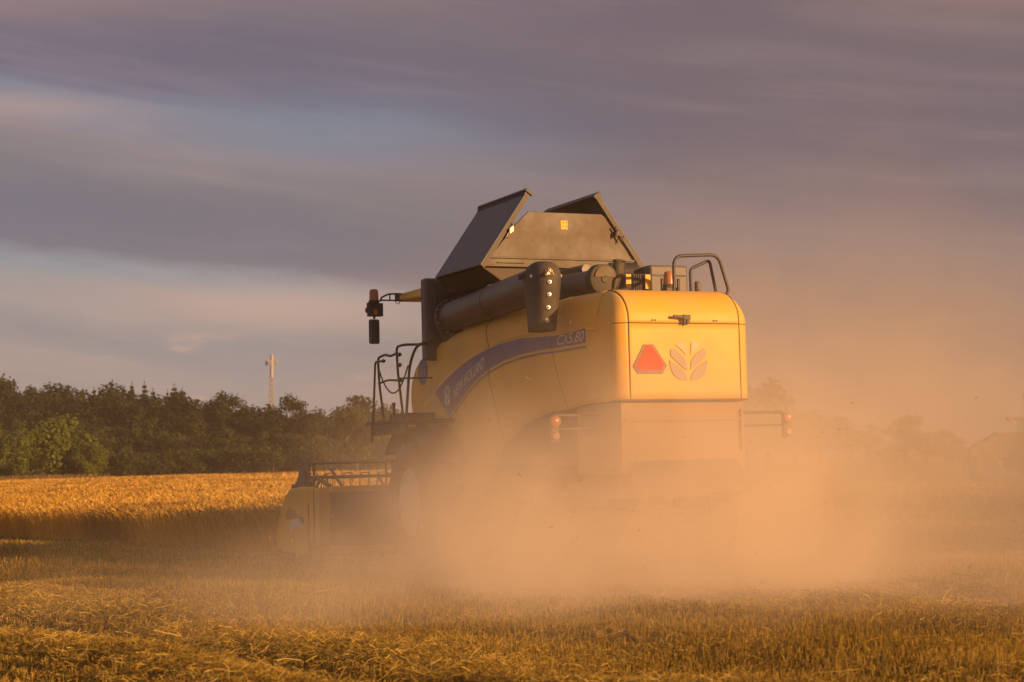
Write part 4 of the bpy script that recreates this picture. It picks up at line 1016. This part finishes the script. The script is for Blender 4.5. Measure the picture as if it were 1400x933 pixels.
# ------------------------------------------------------------------ far tractor at the right edge
tx, tyy = (1400 - 700) / FPX * 78, 78.0
tr = empty('tractor', (tx, tyy, float(gz(tx, tyy, False))), 'dim tractor with a sloping nose, half cut off by the right edge, deep in dust', 'tractor')
TP = mat('tractor_dark_paint', (0.06, 0.045, 0.035), .55, dust=.3, dcol=(.2, .14, .09))
b = MB(); b.prism([(-2.55, 1.1), (-2.55, 1.45), (-2.3, 1.62), (-1.35, 2.12), (-.2, 2.22), (-.2, 1.0)], 1, -.45, .45); b.build('bonnet', TP, tr, bevel=.05)
b = MB(); b.hexa([(-.3, -.75, 1.0), (1.4, -.75, 1.0), (1.4, .75, 1.0), (-.3, .75, 1.0), (-.15, -.65, 2.72), (1.3, -.65, 2.72), (1.3, .65, 2.72), (-.15, .65, 2.72)]); b.build('cab', GLASS, tr, bevel=.04)
MB().box(-.62, 1.5, -.85, .85, 2.72, 2.86).build('cab_roof', TP, tr, bevel=.05)
b = MB(); b.tube([(-.10, -.6, 1.9), (-.10, -.6, 3.55), (-.16, -.6, 3.9)], .075, 8); b.build('exhaust_stack', BLACK, tr)
b = MB(); b.tube([(-.3, -.8, 2.70), (-.85, -1.0, 2.70)], .02, 5); b.box(-.98, -.84, -1.02, -.96, 2.60, 2.85); mo = b.build('mirror', BLACK, tr)
MB().box(-.86, -.81, -1.03, -1.021, 2.66, 2.84).build('reflector', ORANGE, mo)
MB().box(-1.32, -.93, -.42, .42, 2.135, 2.20).build('bonnet_lamp_bar', AMBER, tr, bevel=.01)
for (cx, r) in ((-1.9, .62), (.75, .88)):
    for sd in (-1, 1):
        wo = MB().lathe((cx, sd * .85, r), (0, 1, 0), [(-.2, r * .6), (-.22, r * .8), (-.16, r), (.16, r), (.22, r * .8), (.2, r * .6)], 28).build('wheel', BLACK, tr, smooth=40)
        MB().lathe((cx, sd * .85, r), (0, sd, 0), [(.1, r * .6), (.17, r * .6), (.12, r * .2), (.16, r * .15)], 24).build('rim', RIM, wo, smooth=40)
b = MB(); b.box(-2.4, 1.5, -.3, .3, .55, 1.1); b.build('chassis', TP, tr, bevel=.03)

# chaff flung out with the dust
n = 420; cx_ = np.concatenate([rng.normal(0.9, 1.2, n // 2), rng.normal(2.2, 2.2, n - n // 2)]); cy_ = rng.normal(18.6, 1.3, n); cz_ = np.abs(rng.normal(0.2, 0.9, n)) + .1 + TILT * cx_
l_ = rng.uniform(.006, .028, n); dd = unit(rng.normal(0, 1, (n, 3))); c0 = np.stack([cx_, cy_, cz_], -1)
stuff('flying_chaff', [quad_strip_obj('', np.stack([c0 - dd * l_[:, None], c0 + dd * l_[:, None]], 1), rng.uniform(.003, .007, n)[:, None] * np.ones((1, 2)), unit(np.cross(dd, rng.normal(0, 1, (n, 3)))), None)],
      STRAW, 'bits of straw and chaff flying in the dust behind the combine', 'chaff')
# ------------------------------------------------------------------ air: dust raised by the machine, and thin field haze
def volume_obj(name, lo, hi, label=None, cat=None):
    o = MB().box(lo[0], hi[0], lo[1], hi[1], lo[2], hi[2]).build(name, None)
    o.data.materials.clear(); return tag(o, label, cat, kind='stuff')
def dust_material():
    m = bpy.data.materials.new('chaff_dust'); m.use_nodes = True; m.node_tree.nodes.clear(); t = NT(m.node_tree)
    o = t.n('ShaderNodeOutputMaterial'); v = t.n('ShaderNodeVolumePrincipled'); t.l.new(v.outputs[0], o.inputs['Volume'])
    v.inputs['Color'].default_value = (0.998, 0.85, 0.67, 1); v.inputs['Anisotropy'].default_value = -0.3
    P = t.n('ShaderNodeTexCoord').outputs['Object']
    n1 = t.noise(P, 0.62, 4, 0.6, 0.5)
    tot = None
    for (c, s, amp) in DUST:
        d = t.vm('DIVIDE', t.vm('SUBTRACT', P, c), s); q = t.vm('DOT_PRODUCT', d, d)
        gq = t.m('MULTIPLY', t.m('EXPONENT', t.m('MULTIPLY', q, -1.0)), amp)
        tot = gq if tot is None else t.m('ADD', tot, gq)
    nz = t.m('ADD', 0.25, t.m('MULTIPLY', t.ss(n1, 0.32, 0.70), 1.5))
    t.l.new(t.m('MULTIPLY', tot, nz), v.inputs['Density'])
    return m
# centre, spread, density per metre (field coordinates)
DUST = [((0.70, 19.3, 0.60), (1.40, 1.2, 0.85), 1.60),   # billow thrown out behind the chopper
        ((2.1, 18.9, 0.75), (1.7, 1.2, 1.20), 1.15),     # the same, rolling up past the rear
        ((-0.8, 22.6, 0.5), (1.2, 1.4, 1.2), 0.46),      # beside the left wheels
        ((-1.5, 24.2, 0.3), (0.9, 1.6, 0.7), 0.07),      # drifting to the header
        ((5.4, 20.5, 0.3), (4.2, 2.6, 1.6), 0.12),       # low bank to the right
        ((9.5, 27.0, 0.5), (6.5, 7.0, 2.8), 0.050),      # broad thin bank farther right
        ((4.4, 26.0, 2.4), (3.0, 4.0, 2.6), 0.055),      # high thin cloud beyond the hood
        ((17.0, 55.0, 1.5), (13.0, 20.0, 4.0), 0.016),   # old dust hanging over the far right
        ((1.2, 17.0, 0.1), (3.2, 2.3, 0.62), 0.34),      # spilling forward over the stubble
        ((3.0, 16.4, 0.0), (4.4, 2.8, 0.70), 0.12)]      # skimming the stubble
dust = volume_obj('dust_cloud', (-6.5, 11.5, -0.8), (40, 88, 10), 'thick golden chaff dust billowing behind and to the right of the combine', 'dust')
dust.data.materials.append(dust_material())
scene_haze = volume_obj('haze', (-330, -40, -12), (330, 560, 46), 'thin warm evening haze over the field and wood', 'haze')
hm = bpy.data.materials.new('evening_haze'); hm.use_nodes = True; hm.node_tree.nodes.clear(); t = NT(hm.node_tree)
o_ = t.n('ShaderNodeOutputMaterial'); v_ = t.n('ShaderNodeVolumePrincipled'); t.l.new(v_.outputs[0], o_.inputs['Volume'])
v_.inputs['Color'].default_value = (0.95, 0.82, 0.70, 1); v_.inputs['Density'].default_value = 0.00032; v_.inputs['Anisotropy'].default_value = 0.0
scene_haze.data.materials.append(hm)
